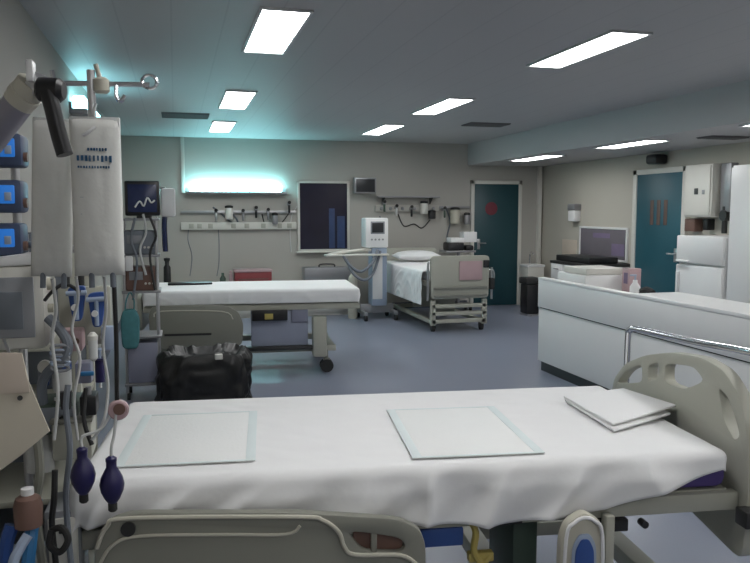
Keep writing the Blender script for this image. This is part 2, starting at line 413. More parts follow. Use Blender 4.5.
B().box(.555, .585, -.49, -.45, .30, .64, .006).done('support_post', 'beige_plastic', b1)
B().box(.30, .385, -.36, -.10, .28, .65, .01).done('lift_column', 'green_dark', b1)
B().box(-.55, -.45, -.2, .2, .28, .65, .01).done('lift_column', 'dark_metal', b1)
B().box(-.02, .115, -.44, -.36, .553, .612, .006).done('control_box', 'blue_plastic', b1)['label'] = 'blue control box'
B().tube([(.13, -.44, .64), (.15, -.45, .60), (.145, -.45, .54), (.17, -.45, .50), (.20, -.44, .52)], .011).box(.13, .21, -.45, -.42, .50, .53, .005).done('pedal_lever', 'yellow', b1)['label'] = 'yellow release lever'
B().box(.17, .30, -.45, -.41, .615, .632, .004).cyl((.69, -.45, .60), (.69, -.48, .60), .012).box(.55, .66, -.43, -.40, .56, .60, .004).done('latch', 'black_plastic', b1)
bb = B()
for s in (-1, 1): bb.box(-.95, .95, s*.33-.03, s*.33+.03, .22, .28, .008)
for x in (-.9, -.5, .34, .9): bb.box(x-.04, x+.04, -.36, .36, .215, .285, .008)
bb.done('base_frame', 'beige_plastic', b1)
for x in (-.9, .9):
    for y in (-.33, .33): castor(b1, x, y)
def drop1(t):
    return .165+.035*math.exp(-((t-.62)/.16)**2)-.035*math.exp(-(t/.2)**2)-.095*max(0, t-.80)/.2
cloth('bed_sheet', None, 'white crumpled sheet over the purple mattress of the foreground bed', -1.0, .95, .437, .8165, (.19, .03, drop1, .12), 'white_sheet', L1, R1, 1.7, 1.3)
def pad(x0, x1, y0, y1, label, rz=0):
    t = thing('bed_pad', label, 'bed pad', (0, 0, 0), 0, 'absorbent bed pads')
    mt = Matrix.Translation(L1) @ Matrix.Rotation(R1, 4, 'Z') @ Matrix.Translation(((x0+x1)/2, (y0+y1)/2, .8255)) @ Matrix.Rotation(rz, 4, 'Z')
    t.matrix_world = mt
    a, b = (x1-x0)/2, (y1-y0)/2
    B().box(-a, a, -b, b, 0, .0028, .001).done('pad_sheet', 'pad_white', t)
    w = .03; br = B()
    for q in ((-a, -a+w, -b, b), (a-w, a, -b, b)): br.box(*q, .0022, .0036, .0005)
    for q in ((-a+w, a-w, -b, -b+.012), (-a+w, a-w, b-.012, b)): br.box(*q, .0022, .0036, .0005)
    br.done('border', 'pad_border', t)['label'] = 'pale blue-green border strips'
pad(-.93, -.515, -.36, .21, 'absorbent pad with pale blue border on the left half of the foreground bed')
pad(-.035, .385, -.415, .15, 'absorbent pad with pale blue border near the folded sheet on the foreground bed', -.02)
# folded sheet lying at the right end
fs = B()
def quad_slab(P, z0, z1, tilt):
    t = bmesh.new(); v = []
    for z in (z0, z1): v.append([t.verts.new((x, y, z+tl)) for (x, y), tl in zip(P, tilt)])
    t.faces.new(v[0][::-1]); t.faces.new(v[1])
    for i in range(4): t.faces.new((v[0][i], v[0][(i+1) % 4], v[1][(i+1) % 4], v[1][i]))
    bmesh.ops.bevel(t, geom=t.edges[:], offset=.006, segments=2, profile=.5, affect='EDGES')
    return t
fs._merge(quad_slab([(.69, .18), (.69, -.25), (.99, -.09), (.97, .25)], 0, .012, (0, 0, .004, 0)))
fs._merge(quad_slab([(.685, .18), (.70, -.225), (1.022, -.07), (.975, .25)], .0135, .024, (0, 0, .016, .004)))
o = fs.done('folded_sheet', 'white_sheet', loc=(L1[0], L1[1], .828)); o.rotation_euler = (0, 0, R1)
tag(o, 'folded white sheet at the right end of the foreground bed by the slotted board', 'folded sheet')
# --- bed 2 (middle)
R2 = math.radians(-5); L2 = (.75, 7.66, 0)
b2 = bed('middle hospital bed under the blue-lit wall, with large side rail and lilac base panel', L2, R2, 'white_enamel', .82)
r2 = B().prism(rounded([(-.96, .34), (-.97, .62), (-.93, .70), (-.25, .69), (-.14, .62), (-.10, .50), (-.12, .30), (-.9, .29)]), [], (0, -.515, 0), EX, EZ, .035, .009).done('side_rail', 'rail_grey', b2)
B().box(-.83, -.40, -.538, -.53, .415, .435).done('slot', 'dark_metal', r2)
B().tube([(-.92, -.535, .60), (-.85, -.536, .65), (-.3, -.536, .635), (-.2, -.536, .56)], .007).done('rib', 'ivory_plastic', r2)
B().box(-.03, .52, -.42, -.36, .27, .62, .01).done('base_panel', 'lilac_panel', b2)['label'] = 'lilac-blue base panel'
cb = B().box(-.02, .32, -.50, -.42, .53, .63, .008).done('control_box', 'black_plastic', b2)
B().box(.10, .18, -.506, -.498, .545, .60, .002).done('indicator', 'yellow', cb)
B().box(-.10, .56, -.47, -.40, .235, .27, .004).done('base_beam', 'dark_metal', b2)
B().box(.56, .70, -.50, -.36, .16, .56, .02).done('leg_column', 'beige_plastic', b2)
B().box(.36, .52, -.44, -.40, .50, .66, .01).done('bracket', 'lilac_metal', b2)
bb = B()
for s in (-1, 1): bb.box(-.95, .8, s*.36-.03, s*.36+.03, .2, .26, .008)
for x in (-.9, -.4, .3, .75): bb.box(x-.04, x+.04, -.38, .38, .2, .26, .008)
bb.box(-.5, -.4, -.15, .15, .26, .66).box(.3, .4, -.15, .15, .26, .66)
bb.done('base_frame', 'beige_plastic', b2)
for x in (-.85, .70):
    for y in (-.42, .40): castor(b2, x, y)
B().prism(rounded([(-.42, .45), (-.45, .75), (-.4, .80), (.4, .80), (.45, .75), (.42, .45)]), [], (-1.06, 0, 0), (0, 1, 0), EZ, .04, .01).done('end_board', 'beige_plastic', b2)
cloth('bed_sheet', None, 'smooth white sheet on the middle bed', -1.0, 1.0, .435, .8265, (.08, .08, lambda t: .145, .12), 'white_sheet', L2, R2, 5.1, .35)
# --- bed 3 (far, seen from its foot end)
R3 = math.radians(-90); L3 = (3.58, 10.22, 0)
b3 = bed('farthest hospital bed beside the dark teal door, seen from its foot board', L3, R3, 'white_enamel', .80)
B().prism(rounded([(-.40, .44), (-.41, .97), (-.37, 1.0), (.37, 1.0), (.41, .97), (.40, .44)]), [], (1.06, 0, 0), (0, 1, 0), EZ, .04, .01).done('foot_board', 'beige_plastic', b3)
B().box(1.085, 1.11, -.37, .37, .57, .60, .006).box(1.085, 1.11, -.37, .37, .47, .50, .006).done('bumper_strip', 'rail_grey', b3)
B().box(1.085, 1.10, -.02, .30, .68, .93, .004).done('chart_plate', 'pink_grey', b3)['label'] = 'pale pinkish plate on the foot board'
B().tube([(1.06, -.44, .42), (1.06, -.44, .86), (1.06, -.42, .92)], .016).tube([(1.06, .45, .42), (1.06, .45, .84)], .016).done('corner_post', 'steel', b3)
B().box(1.02, 1.10, .32, .40, .84, .94, .01).box(1.02, 1.10, .42, .48, .55, .70, .01).done('corner_bumper', 'black_rubber', b3)
bb = B()
for s in (-1, 1): bb.box(-.9, 1.05, s*.34-.03, s*.34+.03, .10, .15, .006); bb.box(1.0, 1.05, s*.36-.035, s*.36+.035, .09, .42, .006)
for z in (.14, .24, .34): bb.box(1.0, 1.05, -.38, .38, z-.025, z+.025, .005)
bb.box(-.5, -.4, -.15, .15, .15, .66).box(.4, .5, -.15, .15, .15, .66)
bb.box(-.85, -.77, -.36, .36, .10, .15)
bb.done('base_frame', 'beige_plastic', b3)
for x in (-.8, .98):
    for y in (-.34, .34):
        c = B().box(x-.03, x+.03, y-.03, y+.03, .04, .11, .004).done('castor', 'dark_metal', b3)
        B().cyl((x, y-.02, .045), (x, y+.02, .045), .045, seg=16).done('wheel', 'black_rubber', c)
B().prism(rounded([(-.40, .45), (-.42, 1.0), (.42, 1.0), (.40, .45)]), [], (-1.06, 0, 0), (0, 1, 0), EZ, .04, .01).done('head_board', 'beige_plastic', b3)
cloth('bed_cover', None, 'white cover hanging low over the side of the farthest bed', -1.0, 1.0, .475, .8065, (.04, .02, lambda t: .46, .15), 'white_sheet', L3, R3, 9.3, .5, 'bed cover')
p = B()
t = bmesh.new(); bmesh.ops.create_cube(t, size=1); bmesh.ops.subdivide_edges(t, edges=t.edges[:], cuts=8, use_grid_fill=True)
for v in t.verts:
    x, y = v.co.x*2, v.co.y*2; k = (max(0, 1-x*x)**.4)*(max(0, 1-y*y)**.4)
    v.co = Vector((x*.33, y*.2, v.co.z*.14*(.15+k)))
p._merge(t)
o = p.done('pillow', 'white_sheet', loc=(3.55, 10.93, .90)); tag(o, 'white pillow at the wall end of the farthest bed', 'pillow')
# ------------------------------------------------------------------ black bin bag and its stand
bg = bmesh.new(); nu, nz = 72, 30; rings = []
for j in range(nz+1):
    s = j/nz; ring = []
    for i in range(nu):
        a = 2*math.pi*i/nu; ca, sa = math.cos(a), math.sin(a)
        n_ = noise.noise(Vector((ca*1.6, sa*1.6, s*1.2)))*.10+abs(noise.noise(Vector((ca*4.5, sa*4.5, s*2.2))))*.16-.05
        n_ += abs(noise.noise(Vector((ca*9, sa*9, s*3+noise.noise(Vector((ca*3, sa*3, s*4)))))))*.10
        pr = .94+.06*math.sin(s*3.1)
        if s < .2: pr += .13*(1-s/.2)+.05*noise.noise(Vector((ca*5, sa*5, 9)))
        if s > .82: pr *= 1-.10*((s-.82)/.18)**2
        r = pr*(1+n_)
        x = .37*r*(abs(ca)**.6)*(1 if ca > 0 else -1); y = .25*r*(abs(sa)**.6)*(1 if sa > 0 else -1)
        z = .455*s+s*s*(.035*noise.noise(Vector((ca*2.5, sa*2.5, 7)))+.02*noise.noise(Vector((ca*8, sa*8, 2))))
        ring.append(bg.verts.new((x, y, z)))
    rings.append(ring)
for j in range(nz):
    for i in range(nu): bg.faces.new((rings[j][i], rings[j][(i+1) % nu], rings[j+1][(i+1) % nu], rings[j+1][i]))
bg.faces.new(rings[0][::-1])
inner = [bg.verts.new((v.co.x*.84, v.co.y*.80, v.co.z-.07)) for v in rings[-1]]
for i in range(nu): bg.faces.new((rings[-1][i], rings[-1][(i+1) % nu], inner[(i+1) % nu], inner[i]))
bg.faces.new(inner)
tb = thing('waste_sack', 'big black plastic waste sack on the floor before the middle bed', 'waste bag', (.215, 6.17, 0))
q = B(); q.bm.free(); q.bm = bg; q.done('sack', 'bin_bag', tb, loc=(0, 0, 0), ang=3)
B().box(.06, .12, -.262, -.21, .42, .46, .006).done('tie_clip', 'offwhite', tb)
# ------------------------------------------------------------------ back wall: rails, trunking, monitor
t = thing('medical_rail', 'steel equipment rail under the blue-white wall light', 'wall rail', (.95, YB, 1.565), 0, 'bedhead wall rails')
B().box(-.87, .85, -.045, -.03, -.02, .02, .003).done('rail', 'steel', t)
for x in (-.8, -.3, .2, .8): B().box(x-.02, x+.02, -.035, 0, -.015, .015).done('bracket', 'grey_metal', t)
t = thing('service_trunking', 'cream service trunking with sockets behind the middle bed', 'wall trunking', (.95, YB, 1.355), 0, 'bedhead service trunking')
B().box(-.87, .86, -.06, 0, -.055, .055, .006).done('body', 'offwhite', t)
for x in (-.72, -.6, -.44, -.1, .1, .35, .6, .75): B().box(x-.035, x+.035, -.066, -.058, -.035, .035, .003).done('socket', 'beige_plastic', t)
t = thing('service_trunking', 'cream service trunking with outlets behind the farthest bed', 'wall trunking', (3.62, YB, 1.62), 0, 'bedhead service trunking')
B().box(-.55, .52, -.06, 0, -.05, .05, .006).done('body', 'wall_paint', t)
for x in (-.45, -.3, -.1, .1, .3, .42): B().lathe([(.03, 0), (.03, .01), (.02, .02), (.0, .02)], (x, -.06, 0), (0, -1, 0), 12).done('outlet', 'grey_metal', t)
t = thing('wall_shelf', 'thin dark shelf on the back wall above the farthest bed', 'wall shelf', (3.60, YB, 1.79))
B().box(-.52, .52, -.16, 0, 0, .025, .003).done('board', 'grey_metal', t)
for x in (-.4, .4): B().prism([(0, 0), (-.13, 0), (0, -.1)], [], (x, 0, 0), (0, 1, 0), EZ, .02).done('bracket', 'dark_metal', t)
t = thing('medical_rail', 'short steel equipment rail left of the dark teal door', 'wall rail', (4.40, YB, 1.64), 0, 'bedhead wall rails')
B().box(-.26, .28, -.045, -.03, -.02, .02, .003).done('rail', 'grey_metal', t)
for x in (-.2, .2): B().box(x-.02, x+.02, -.035, 0, -.015, .015).done('bracket', 'grey_metal', t)
t = thing('patient_monitor', 'small dark wall monitor right of the dark window', 'monitor', (2.875, YB, 1.975))
B().box(-.175, .175, -.20, -.10, -.125, .125, .012).done('housing', 'grey_metal', t)
B().box(-.15, .15, -.206, -.198, -.10, .10, .003).done('screen', 'screen_dark', t)
B().box(-.05, .05, -.11, 0, -.06, .06, .004).done('wall_mount', 'dark_metal', t)
def flowmeter(px, py, Y, label, m='tube_clear', jar=None, group='flowmeters on the wall rails'):
    p = at(px, py, Y); t = thing('flowmeter', label, 'flowmeter', p, 0, group)
    B().box(-.025, .025, -.03, YB-Y+.004, .05, .10, .004).done('valve_block', 'grey_metal', t)
    B().lathe([(.012, -.06), (.018, -.05), (.018, .05), (.012, .06)], (0, -.03, 0), seg=12).done('gauge_tube', m, t)
    B().lathe([(.022, 0), (.026, .01), (.026, .03), (.02, .035)], (0, -.03, .1), (0, -1, 0), 12).done('knob', 'black_plastic', t)
for k, (x, y, m, l) in enumerate(((216, 217, 'steel', 'flowmeter on the middle-bed rail, left end'), (268, 216, 'grey_metal', 'flowmeter on the middle-bed rail, right of centre'), (289, 209, 'black_plastic', 'dark flowmeter on the middle-bed rail, next to the dark window'),
    (384, 208, 'green_dark', 'green-tubed flowmeter at the left of the farthest bed wall'), (411, 213, 'black_plastic', 'dark flowmeter above the pillow of the farthest bed'))):
    flowmeter(x, y, YB-.07, l, m)
def suction(px, py, label, m, r=.06, h=.16, group='suction jars on the back wall'):
    Y = YB-.10; p = at(px, py, Y); t = thing('suction_jar', label, 'suction jar', p, 0, group)
    B().lathe([(r*.9, 0), (r, .01), (r, h), (r*.9, h+.01)], (0, 0, -h/2)).done('jar', m, t)
    B().lathe([(r*1.05, 0), (r*1.05, .03), (r*.5, .045)], (0, 0, h/2+.01)).done('lid', 'black_plastic', t)
    B().box(-.02, .02, r*.9, .104, -.02, .03).done('holder', 'grey_metal', t)
suction(229, 214, 'pale suction jar on the middle-bed wall, left', 'offwhite')
suction(275, 220, 'grey suction jar on the middle-bed wall, right', 'grey_metal', .045, .12)
suction(424, 209, 'pale suction jar above the farthest bed', 'offwhite')
suction(432, 216, 'dark suction jar above the farthest bed, right', 'black_plastic', .06, .09)
suction(455, 217, 'cream suction jar left of the dark teal door', 'ivory_plastic', .075, .22)
suction(467, 220, 'grey suction jar next to the dark teal door', 'grey_metal', .05, .14)
def wtube(pts, Y, r, m, label, cat='tube', name='tube', group=None):
    b = B().tube([at(x, y, Y+(q[0] if q else 0)) for x, y, *q in pts], r, smooth=5)
    return tag(b.done(name, m), label, cat, group)
wtube([(213, 207), (222, 214), (231, 222), (238, 226), (236, 218), (226, 208)], YB-.012, .014, 'hose_grey', 'looped grey hose on the wall under the blue-white light', 'hose', 'suction_hose')
wtube([(218, 226), (219, 240), (219, 262), (217, 276)], YB-.005, .006, 'hose_grey', 'thin grey cable running down the wall behind the middle bed', 'cable', 'wall_cable')
wtube([(446, 208), (450, 222), (447, 238), (452, 246)], YB-.011, .012, 'hose_grey', 'grey hose hanging left of the dark teal door', 'hose', 'suction_hose')
wtube([(380, 216), (382, 240), (379, 262), (384, 285)], YB-.009, .010, 'hose_grey', 'grey hose hanging between the ventilator and the farthest bed', 'hose', 'suction_hose')
wtube([(298, 205), (292, 215), (290, 232), (291, 252)], YB-.006, .007, 'tube_clear', 'clear tube hanging left of the dark window', 'tube', 'wall_tube')
flowmeter(243, 217, YB-.07, 'grey flowmeter on the middle-bed rail beside the looped hose', 'grey_metal')
flowmeter(256, 214, YB-.07, 'dark flowmeter on the middle-bed rail, centre', 'black_plastic')
flowmeter(396, 212, YB-.07, 'clear flowmeter above the head of the farthest bed', 'tube_clear')
flowmeter(444, 214, YB-.07, 'green flowmeter between the cream jar and the dark jar', 'green_dark')
wtube([(189, 226), (188, 240), (192, 256), (190, 276)], YB-.005, .006, 'hose_grey', 'thin cable down the wall beside the navy sleeve', 'cable', 'wall_cable')
wtube([(262, 214), (266, 226), (276, 228), (284, 220), (289, 213)], YB-.012, .009, 'dark_metal', 'dark sagging cable on the middle-bed rail near the dark window', 'cable', 'wall_cable')
wtube([(398, 214), (404, 226), (414, 224), (422, 228), (430, 220)], YB-.012, .010, 'dark_metal', 'dark sagging cable above the farthest bed', 'cable', 'wall_cable')
# low cabinet and what stands on it
t = thing('low_cabinet', 'low white cabinet along the back wall behind the middle bed', 'cabinet', (1.15, YB-.02, 0))
B().box(-1.4, 1.5, -.5, 0, .06, .47, .006).box(-1.35, 1.45, -.45, -.02, 0, .06).done('body', 'offwhite', t)
for k in range(4):
    x = -1.38+k*.72; dr = B().box(x, x+.70, -.515, -.5, .09, .44, .004).done('door', 'offwhite', t)
    B().box(x+.62, x+.64, -.53, -.515, .22, .34, .003).done('handle', 'steel', dr)
t = thing('supply_box', 'red supply box on the low cabinet behind the middle bed', 'box', (1.10, 11.28, .47))
B().box(-.27, .27, -.14, .14, 0, .21, .012).done('body', 'red_box', t)
B().box(-.28, .28, -.15, .15, .21, .245, .008).done('lid', 'pink_grey', t)
B().box(-.22, .22, -.145, -.139, .10, .115).done('groove', 'brown_plastic', t)
tag(B().box(.75, .80, 11.2, 11.3, .47, .66, .01).box(.76, .79, 11.22, 11.28, .66, .70).done('spray_bottle', 'pink_grey'), 'pinkish bottle left of the red supply box', 'bottle')
t = thing('equipment_case', 'dark grey case on the low cabinet under the dark window', 'case', (2.22, 11.28, .47))
B().box(-.36, .36, -.13, .13, 0, .26, .02).done('body', 'grey_metal', t)
B().tube([(-.12, -.06, .255), (-.1, -.06, .30), (.1, -.06, .30), (.12, -.06, .255)], .012).done('handle', 'black_plastic', t)
p = at(167, 265, 11.3)
tag(B().lathe([(.05, 0), (.055, .02), (.05, p.z-.47-.03), (.03, p.z-.47), (.03, p.z-.42), (.045, p.z-.40), (.045, p.z-.37), (.0, p.z-.36)], (p.x, 11.3, .47)).done('dark_bottle', 'black_plastic'), 'small black bottle on the low cabinet near the equipment trolley', 'bottle')
tag(B().lathe([(.04, 0), (.045, .02), (.045, .12), (.02, .16), (.02, .2)], (.66, 11.25, .47)).done('dark_bottle', 'green_dark'), 'dark green bottle on the low cabinet near the pinkish bottle', 'bottle')
p = at(190, 279, 7.9)
tag(B().box(p.x-.22, p.x+.22, 7.80, 7.96, .833, .852, .006).done('tablet_case', 'black_plastic'), 'flat black case lying on the middle bed sheet', 'case')
# ------------------------------------------------------------------ ventilator between the beds
V = (2.84, 10.62, 0)
t = thing('ventilator', 'white ventilator on wheeled stand with small dark screen between the middle and farthest beds', 'ventilator', V)
h = B().box(-.20, .14, -.15, .12, 1.05, 1.48, .02).done('head_unit', 'white_enamel', t)
B().box(-.125, .085, -.158, -.149, 1.25, 1.43, .004).done('screen', 'screen_grey', h)
B().box(-.105, .065, -.161, -.157, 1.27, 1.41, .002).done('display', 'screen_dark', h)
for k in range(4): B().cyl((-.11+k*.055, -.15, 1.17), (-.11+k*.055, -.165, 1.17), .014, seg=10).done('knob', 'grey_metal', h)
B().box(-.10, .13, -.12, .10, .20, 1.05, .015).done('column', 'blue_pale', t)
B().box(-.09, .06, -.127, -.119, .3, .95, .003).done('column_front', 'white_enamel', t)
B().tube([(.05, -.05, 1.0), (-.2, -.08, 1.02), (-.6, -.12, .98), (-.78, -.15, .95)], .022).done('support_arm', 'offwhite', t)
B().box(-.80, .13, -.24, -.10, .94, .965, .005).done('tray', 'offwhite', t)
B().tube([(-.02, -.15, 1.02), (-.12, -.25, .85), (-.30, -.28, .72), (-.45, -.26, .80), (-.55, -.22, .95)], .02).tube([(.02, -.15, 1.0), (-.10, -.22, .7), (-.26, -.3, .60), (-.42, -.28, .7), (-.5, -.22, .9)], .02).done('breathing_hose', 'hose_grey', t)
B().box(-.25, -.2, -.3, .25, .08, .14, .01).box(.2, .25, -.3, .25, .08, .14, .01).box(-.25, .25, -.05, .05, .09, .22, .01).done('base', 'grey_metal', t)
for x in (-.225, .225):
    for y in (-.26, .22): B().cyl((x-.02, y, .05), (x+.02, y, .05), .05).box(x-.012, x+.012, y-.012, y+.012, .05, .09).done('castor', 'black_rubber', t)
t = thing('gas_cylinder', 'cream gas cylinder standing left of the ventilator', 'gas cylinder', (2.50, 10.70, 0))
B().lathe([(.06, 0), (.07, .02), (.07, .55), (.055, .62), (.025, .66)]).done('tank', 'ivory_plastic', t)
B().lathe([(.025, .66), (.025, .72), (.035, .73), (.035, .75)], seg=12).done('valve', 'steel', t)
# monitor trolley at head of bed 3
t = thing('monitor_trolley', 'trolley with black monitor and white papers by the dark teal door', 'trolley', (4.33, 11.05, 0))
B().cyl((0, .1, .1), (0, .1, .95), .03).done('post', 'grey_metal', t)
B().box(-.25, .25, -.02, .30, .93, .96, .005).done('shelf', 'grey_metal', t)
B().box(-.22, .22, -.0, .28, .05, .11, .02).done('base', 'dark_metal', t)
for x in (-.19, .19):
    for y in (.03, .25): B().cyl((x-.015, y, .03), (x+.015, y, .03), .03).box(x-.01, x+.01, y-.01, y+.01, .03, .06).done('castor', 'black_rubber', t)
t = thing('patient_monitor', 'black monitor on the trolley by the dark teal door', 'monitor', (4.33, 11.15, .96))
B().box(-.22, .05, -.12, .12, 0, .13, .02).box(.09, .22, -.1, .1, 0, .08, .02).done('housing', 'black_plastic', t)
B().box(-.20, .03, -.127, -.118, .02, .11, .003).done('screen', 'screen_dark', t)
t = thing('paper_tray', 'stack of white papers on the black trolley monitor', 'paper stack', (4.40, 11.15, 1.09))
B().box(-.24, -.02, -.12, .1, 0, .07, .004).box(-.02, .20, -.10, .1, .0, .16, .004).done('papers', 'paper_white', t)
# ------------------------------------------------------------------ right side: far corner
t = thing('pedal_bin', 'black pedal bin by the far end of the white counter', 'bin', (5.18, 10.35, 0))
B().box(-.10, .10, -.12, .12, .03, .48, .02).done('body', 'black_plastic', t)
B().box(-.12, .12, -.14, .14, .48, .58, .02).done('lid', 'black_rubber', t)
B().box(-.04, .04, -.16, -.12, .0, .03, .004).box(-.1, .1, -.12, .12, 0, .03).done('pedal', 'steel', t)
t = thing('wash_unit', 'white low wash unit right of the dark teal door', 'cabinet', (5.74, 11.40, 0))
B().box(-.16, .13, -.18, .11, .0, .66, .006).done('body', 'offwhite', t)
B().box(-.17, .14, -.19, .12, .66, .70, .006).done('worktop', 'white_enamel', t)
B().tube([(.0, .08, .70), (.0, .08, .86), (0, .02, .90), (0, -.05, .87)], .012).done('tap', 'chrome', t)
t = thing('drawer_cabinet', 'white drawer unit with black top under the grey pinboard', 'cabinet', (5.67, 9.50, 0))
B().box(-.32, .32, -.50, .50, .08, .82, .005).box(-.28, .32, -.48, .48, 0, .08).done('body', 'white_enamel', t)
for k in range(3):
    for z in (.12, .36, .60):
        y = -.49+k*.33; dr = B().box(-.335, -.318, y, y+.315, z, z+.22, .004).done('drawer', 'white_enamel', t)
        B().box(-.35, -.334, y+.09, y+.22, z+.14, z+.155, .003).done('handle', 'grey_metal', dr)
B().box(-.34, .32, -.52, .52, .82, .86, .005).done('worktop', 'dark_metal', t)
tag(B().box(5.40, 5.85, 9.05, 9.97, .8605, .945, .015).done('equipment_case', 'black_plastic'), 'long black case on the white drawer unit under the grey pinboard', 'case')
t = thing('pinboard', 'grey pinboard with purple patches on the right wall', 'notice board', (XR, 9.68, .90))
B().box(-.02, 0, -.60, .60, 0, .42, .004).done('panel', 'board_grey', t)
B().box(-.03, 0, -.63, -.60, -.03, .45, .003).box(-.03, 0, .60, .63, -.03, .45, .003).box(-.03, 0, -.6, .6, .42, .45, .003).box(-.03, 0, -.6, .6, -.03, 0, .003).done('frame', 'white_enamel', t)
for y0, y1, z0, z1 in ((-.56, -.25, .05, .22), (-.2, .25, .29, .36)): B().box(-.024, -.019, y0, y1, z0, z1).done('sheet', 'board_purple', t)
tag(B().box(XR-.012, XR+.003, 10.42, 10.86, .86, 1.13, .002).done('notice', 'paper_peach'), 'peach paper notice left of the grey pinboard', 'notice')
t = thing('soap_dispenser', 'white dispenser with dark top above the peach notice', 'dispenser', (XR+.003, 10.42, 1.42))
B().box(-.12, 0, -.10, .10, 0, .17, .02).done('body', 'white_enamel', t)
B().box(-.13, 0, -.11, .11, .17, .27, .02).done('cover', 'grey_metal', t)
t = thing('security_camera', 'small dark device above the blue-green door', 'camera', (XR+.003, 8.34, 2.17))
B().box(-.10, 0, -.04, .04, .06, .10, .005).done('bracket', 'dark_metal', t)
B().box(-.20, -.02, -.11, .11, 0, .12, .03).done('housing', 'black_plastic', t)
t = thing('electrical_box', 'cream electrical box on the right wall above the white fridge', 'electrical box', (XR, 7.45, 1.51))
B().box(-.18, 0, -.24, .23, 0, .60, .01).done('body', 'offwhite', t)
dr = B().box(-.195, -.178, -.22, .21, .02, .58, .004).done('door', 'offwhite', t)
B().box(-.205, -.194, -.03, .03, .26, .33, .003).done('lock', 'dark_metal', dr); B().box(-.203, -.194, -.14, -.10, .26, .31, .003).done('lock', 'grey_metal', dr)
t = thing('duct_pipe', 'dark vertical pipe with valve beside the cream electrical box', 'pipe', (XR+.003, 7.10, 1.33))
B().box(-.10, 0, -.08, .08, .24, .78, .01).done('duct', 'grey_metal', t)
B().cyl((-.08, .01, .0), (-.08, .01, .3), .03).cyl((-.12, 0, .2), (-.02, 0, .2), .06).done('valve', 'dark_metal', t)
tag(B().box(5.88, XR+.003, 7.56, 7.74, 1.34, 1.49, .01).done('switch_box', 'brown_plastic'), 'small brown switch box under the cream electrical box', 'switch box')
tag(B().box(5.90, XR+.003, 7.36, 7.44, 1.36, 1.49, .01).done('switch_box', 'black_plastic'), 'tiny black switch box under the middle of the cream electrical box', 'switch box')
# fridge and tall cabinet
t = thing('fridge', 'white two-door fridge beside the blue-green door', 'fridge', (5.68, 6.78, 0))
B().box(-.30, .30, -.36, .36, .04, 1.31, .012).done('body', 'white_enamel', t)
d = B().box(-.345, -.302, -.36, .36, 1.02, 1.315, .012).done('freezer_door', 'white_enamel', t); B().box(-.375, -.345, .14, .33, 1.03, 1.05, .005).done('handle', 'white_enamel', d)
d = B().box(-.345, -.302, -.36, .36, .06, 1.0, .012).done('fridge_door', 'white_enamel', t); B().box(-.375, -.345, .29, .32, .62, .92, .005).done('handle', 'white_enamel', d)
for y in (-.3, .3): B().box(-.27, -.2, y-.03, y+.03, 0, .05).box(.2, .27, y-.03, y+.03, 0, .05).done('foot', 'black_plastic', t)
t = thing('tall_cabinet', 'tall white cabinet at the right edge beside the white fridge', 'cabinet', (5.68, 5.86, 0))
B().box(-.30, .31, -.50, .51, .08, 2.03, .006).box(-.27, .31, -.48, .49, 0, .08).done('body', 'white_enamel', t)
for y0, y1, hy in ((-.495, .0, -.05), (.01, .505, .06)):
    d = B().box(-.322, -.302, y0, y1, .10, 2.01, .004).done('door', 'white_enamel', t); B().box(-.34, -.322, hy-.01, hy+.01, .95, 1.15, .004).done('handle', 'steel', d)
# ------------------------------------------------------------------ nurses' counter
t = thing('counter', 'long white reception counter running along the right of the ward', 'counter', (3.465, 2.9, 0))
B().box(0, .05, 0, 3.82, .10, .625, .004).done('front_panel', 'counter_white', t)
B().box(-.012, .05, 0, 3.82, .637, .905, .004).done('upper_panel', 'counter_white', t)
B().box(.01, .05, 0, 3.82, .625, .637).box(.03, .06, 0, 3.8, .0, .10).box(.06, .66, 0.02, .06, 0, .1).done('plinth', 'black_plastic', t)
B().box(.05, .66, 3.78, 3.82, .0, .69, .004).box(.05, .66, 0, .04, 0, .69, .004).done('end_panel', 'counter_white', t)
B().box(.05, .68, 0, 3.82, .69, .72, .004).done('desk_top', 'white_enamel', t)
B().box(-.015, .42, 0, 2.25, .905, .935, .005).box(-.015, .06, 2.25, 3.82, .905, .93, .004).done('ledge', 'white_enamel', t)
B().box(.30, .34, 0, 2.2, .72, .905).done('ledge_support', 'counter_white', t)
t = thing('printer', 'white printer on the desk behind the far end of the counter', 'printer', (3.83, 6.36, .72))
B().box(-.22, .25, -.25, .27, 0, .27, .015).done('body', 'white_enamel', t)
B().box(-.19, .22, -.22, .20, .27, .33, .012).done('scanner_lid', 'offwhite', t)
B().box(-.235, -.218, -.15, .15, .05, .09, .003).done('slot', 'grey_metal', t)
B().box(-.2, -.05, -.262, -.248, .10, .15, .003).done('front_slot', 'grey_metal', t)
p = at(612, 288, 5.5)
t = thing('desk_phone', 'black telephone on the desk behind the counter', 'telephone', (3.90, 5.50, .72))
B().box(-.09, .09, -.10, .10, 0, .05, .01).done('base', 'black_plastic', t)
B().tube([(-.06, -.08, .18), (-.06, 0, .20), (-.06, .08, .18)], .025).box(-.085, -.035, -.09, .09, .05, .17, .008).done('handset', 'black_rubber', t)
t = thing('hand_gel_bottle', 'white pump bottle on the desk between printer and telephone', 'bottle', (3.87, 5.72, .72))
B().lathe([(.04, 0), (.045, .01), (.045, .2), (.02, .24), (.02, .26)]).done('bottle', 'white_enamel', t)
B().cyl((0, 0, .26), (0, 0, .30), .008).box(-.05, .01, -.01, .01, .295, .31, .003).done('pump', 'blue_pale', t)
t = thing('glove_box', 'pinkish purple box standing on the desk behind the counter', 'box', (4.02, 6.0, .72))
B().box(-.06, .06, -.06, .06, 0, .34, .006).done('body', 'pink_grey', t)
B().box(-.062, -.058, -.03, .03, .2, .3).done('opening', 'board_purple', t)

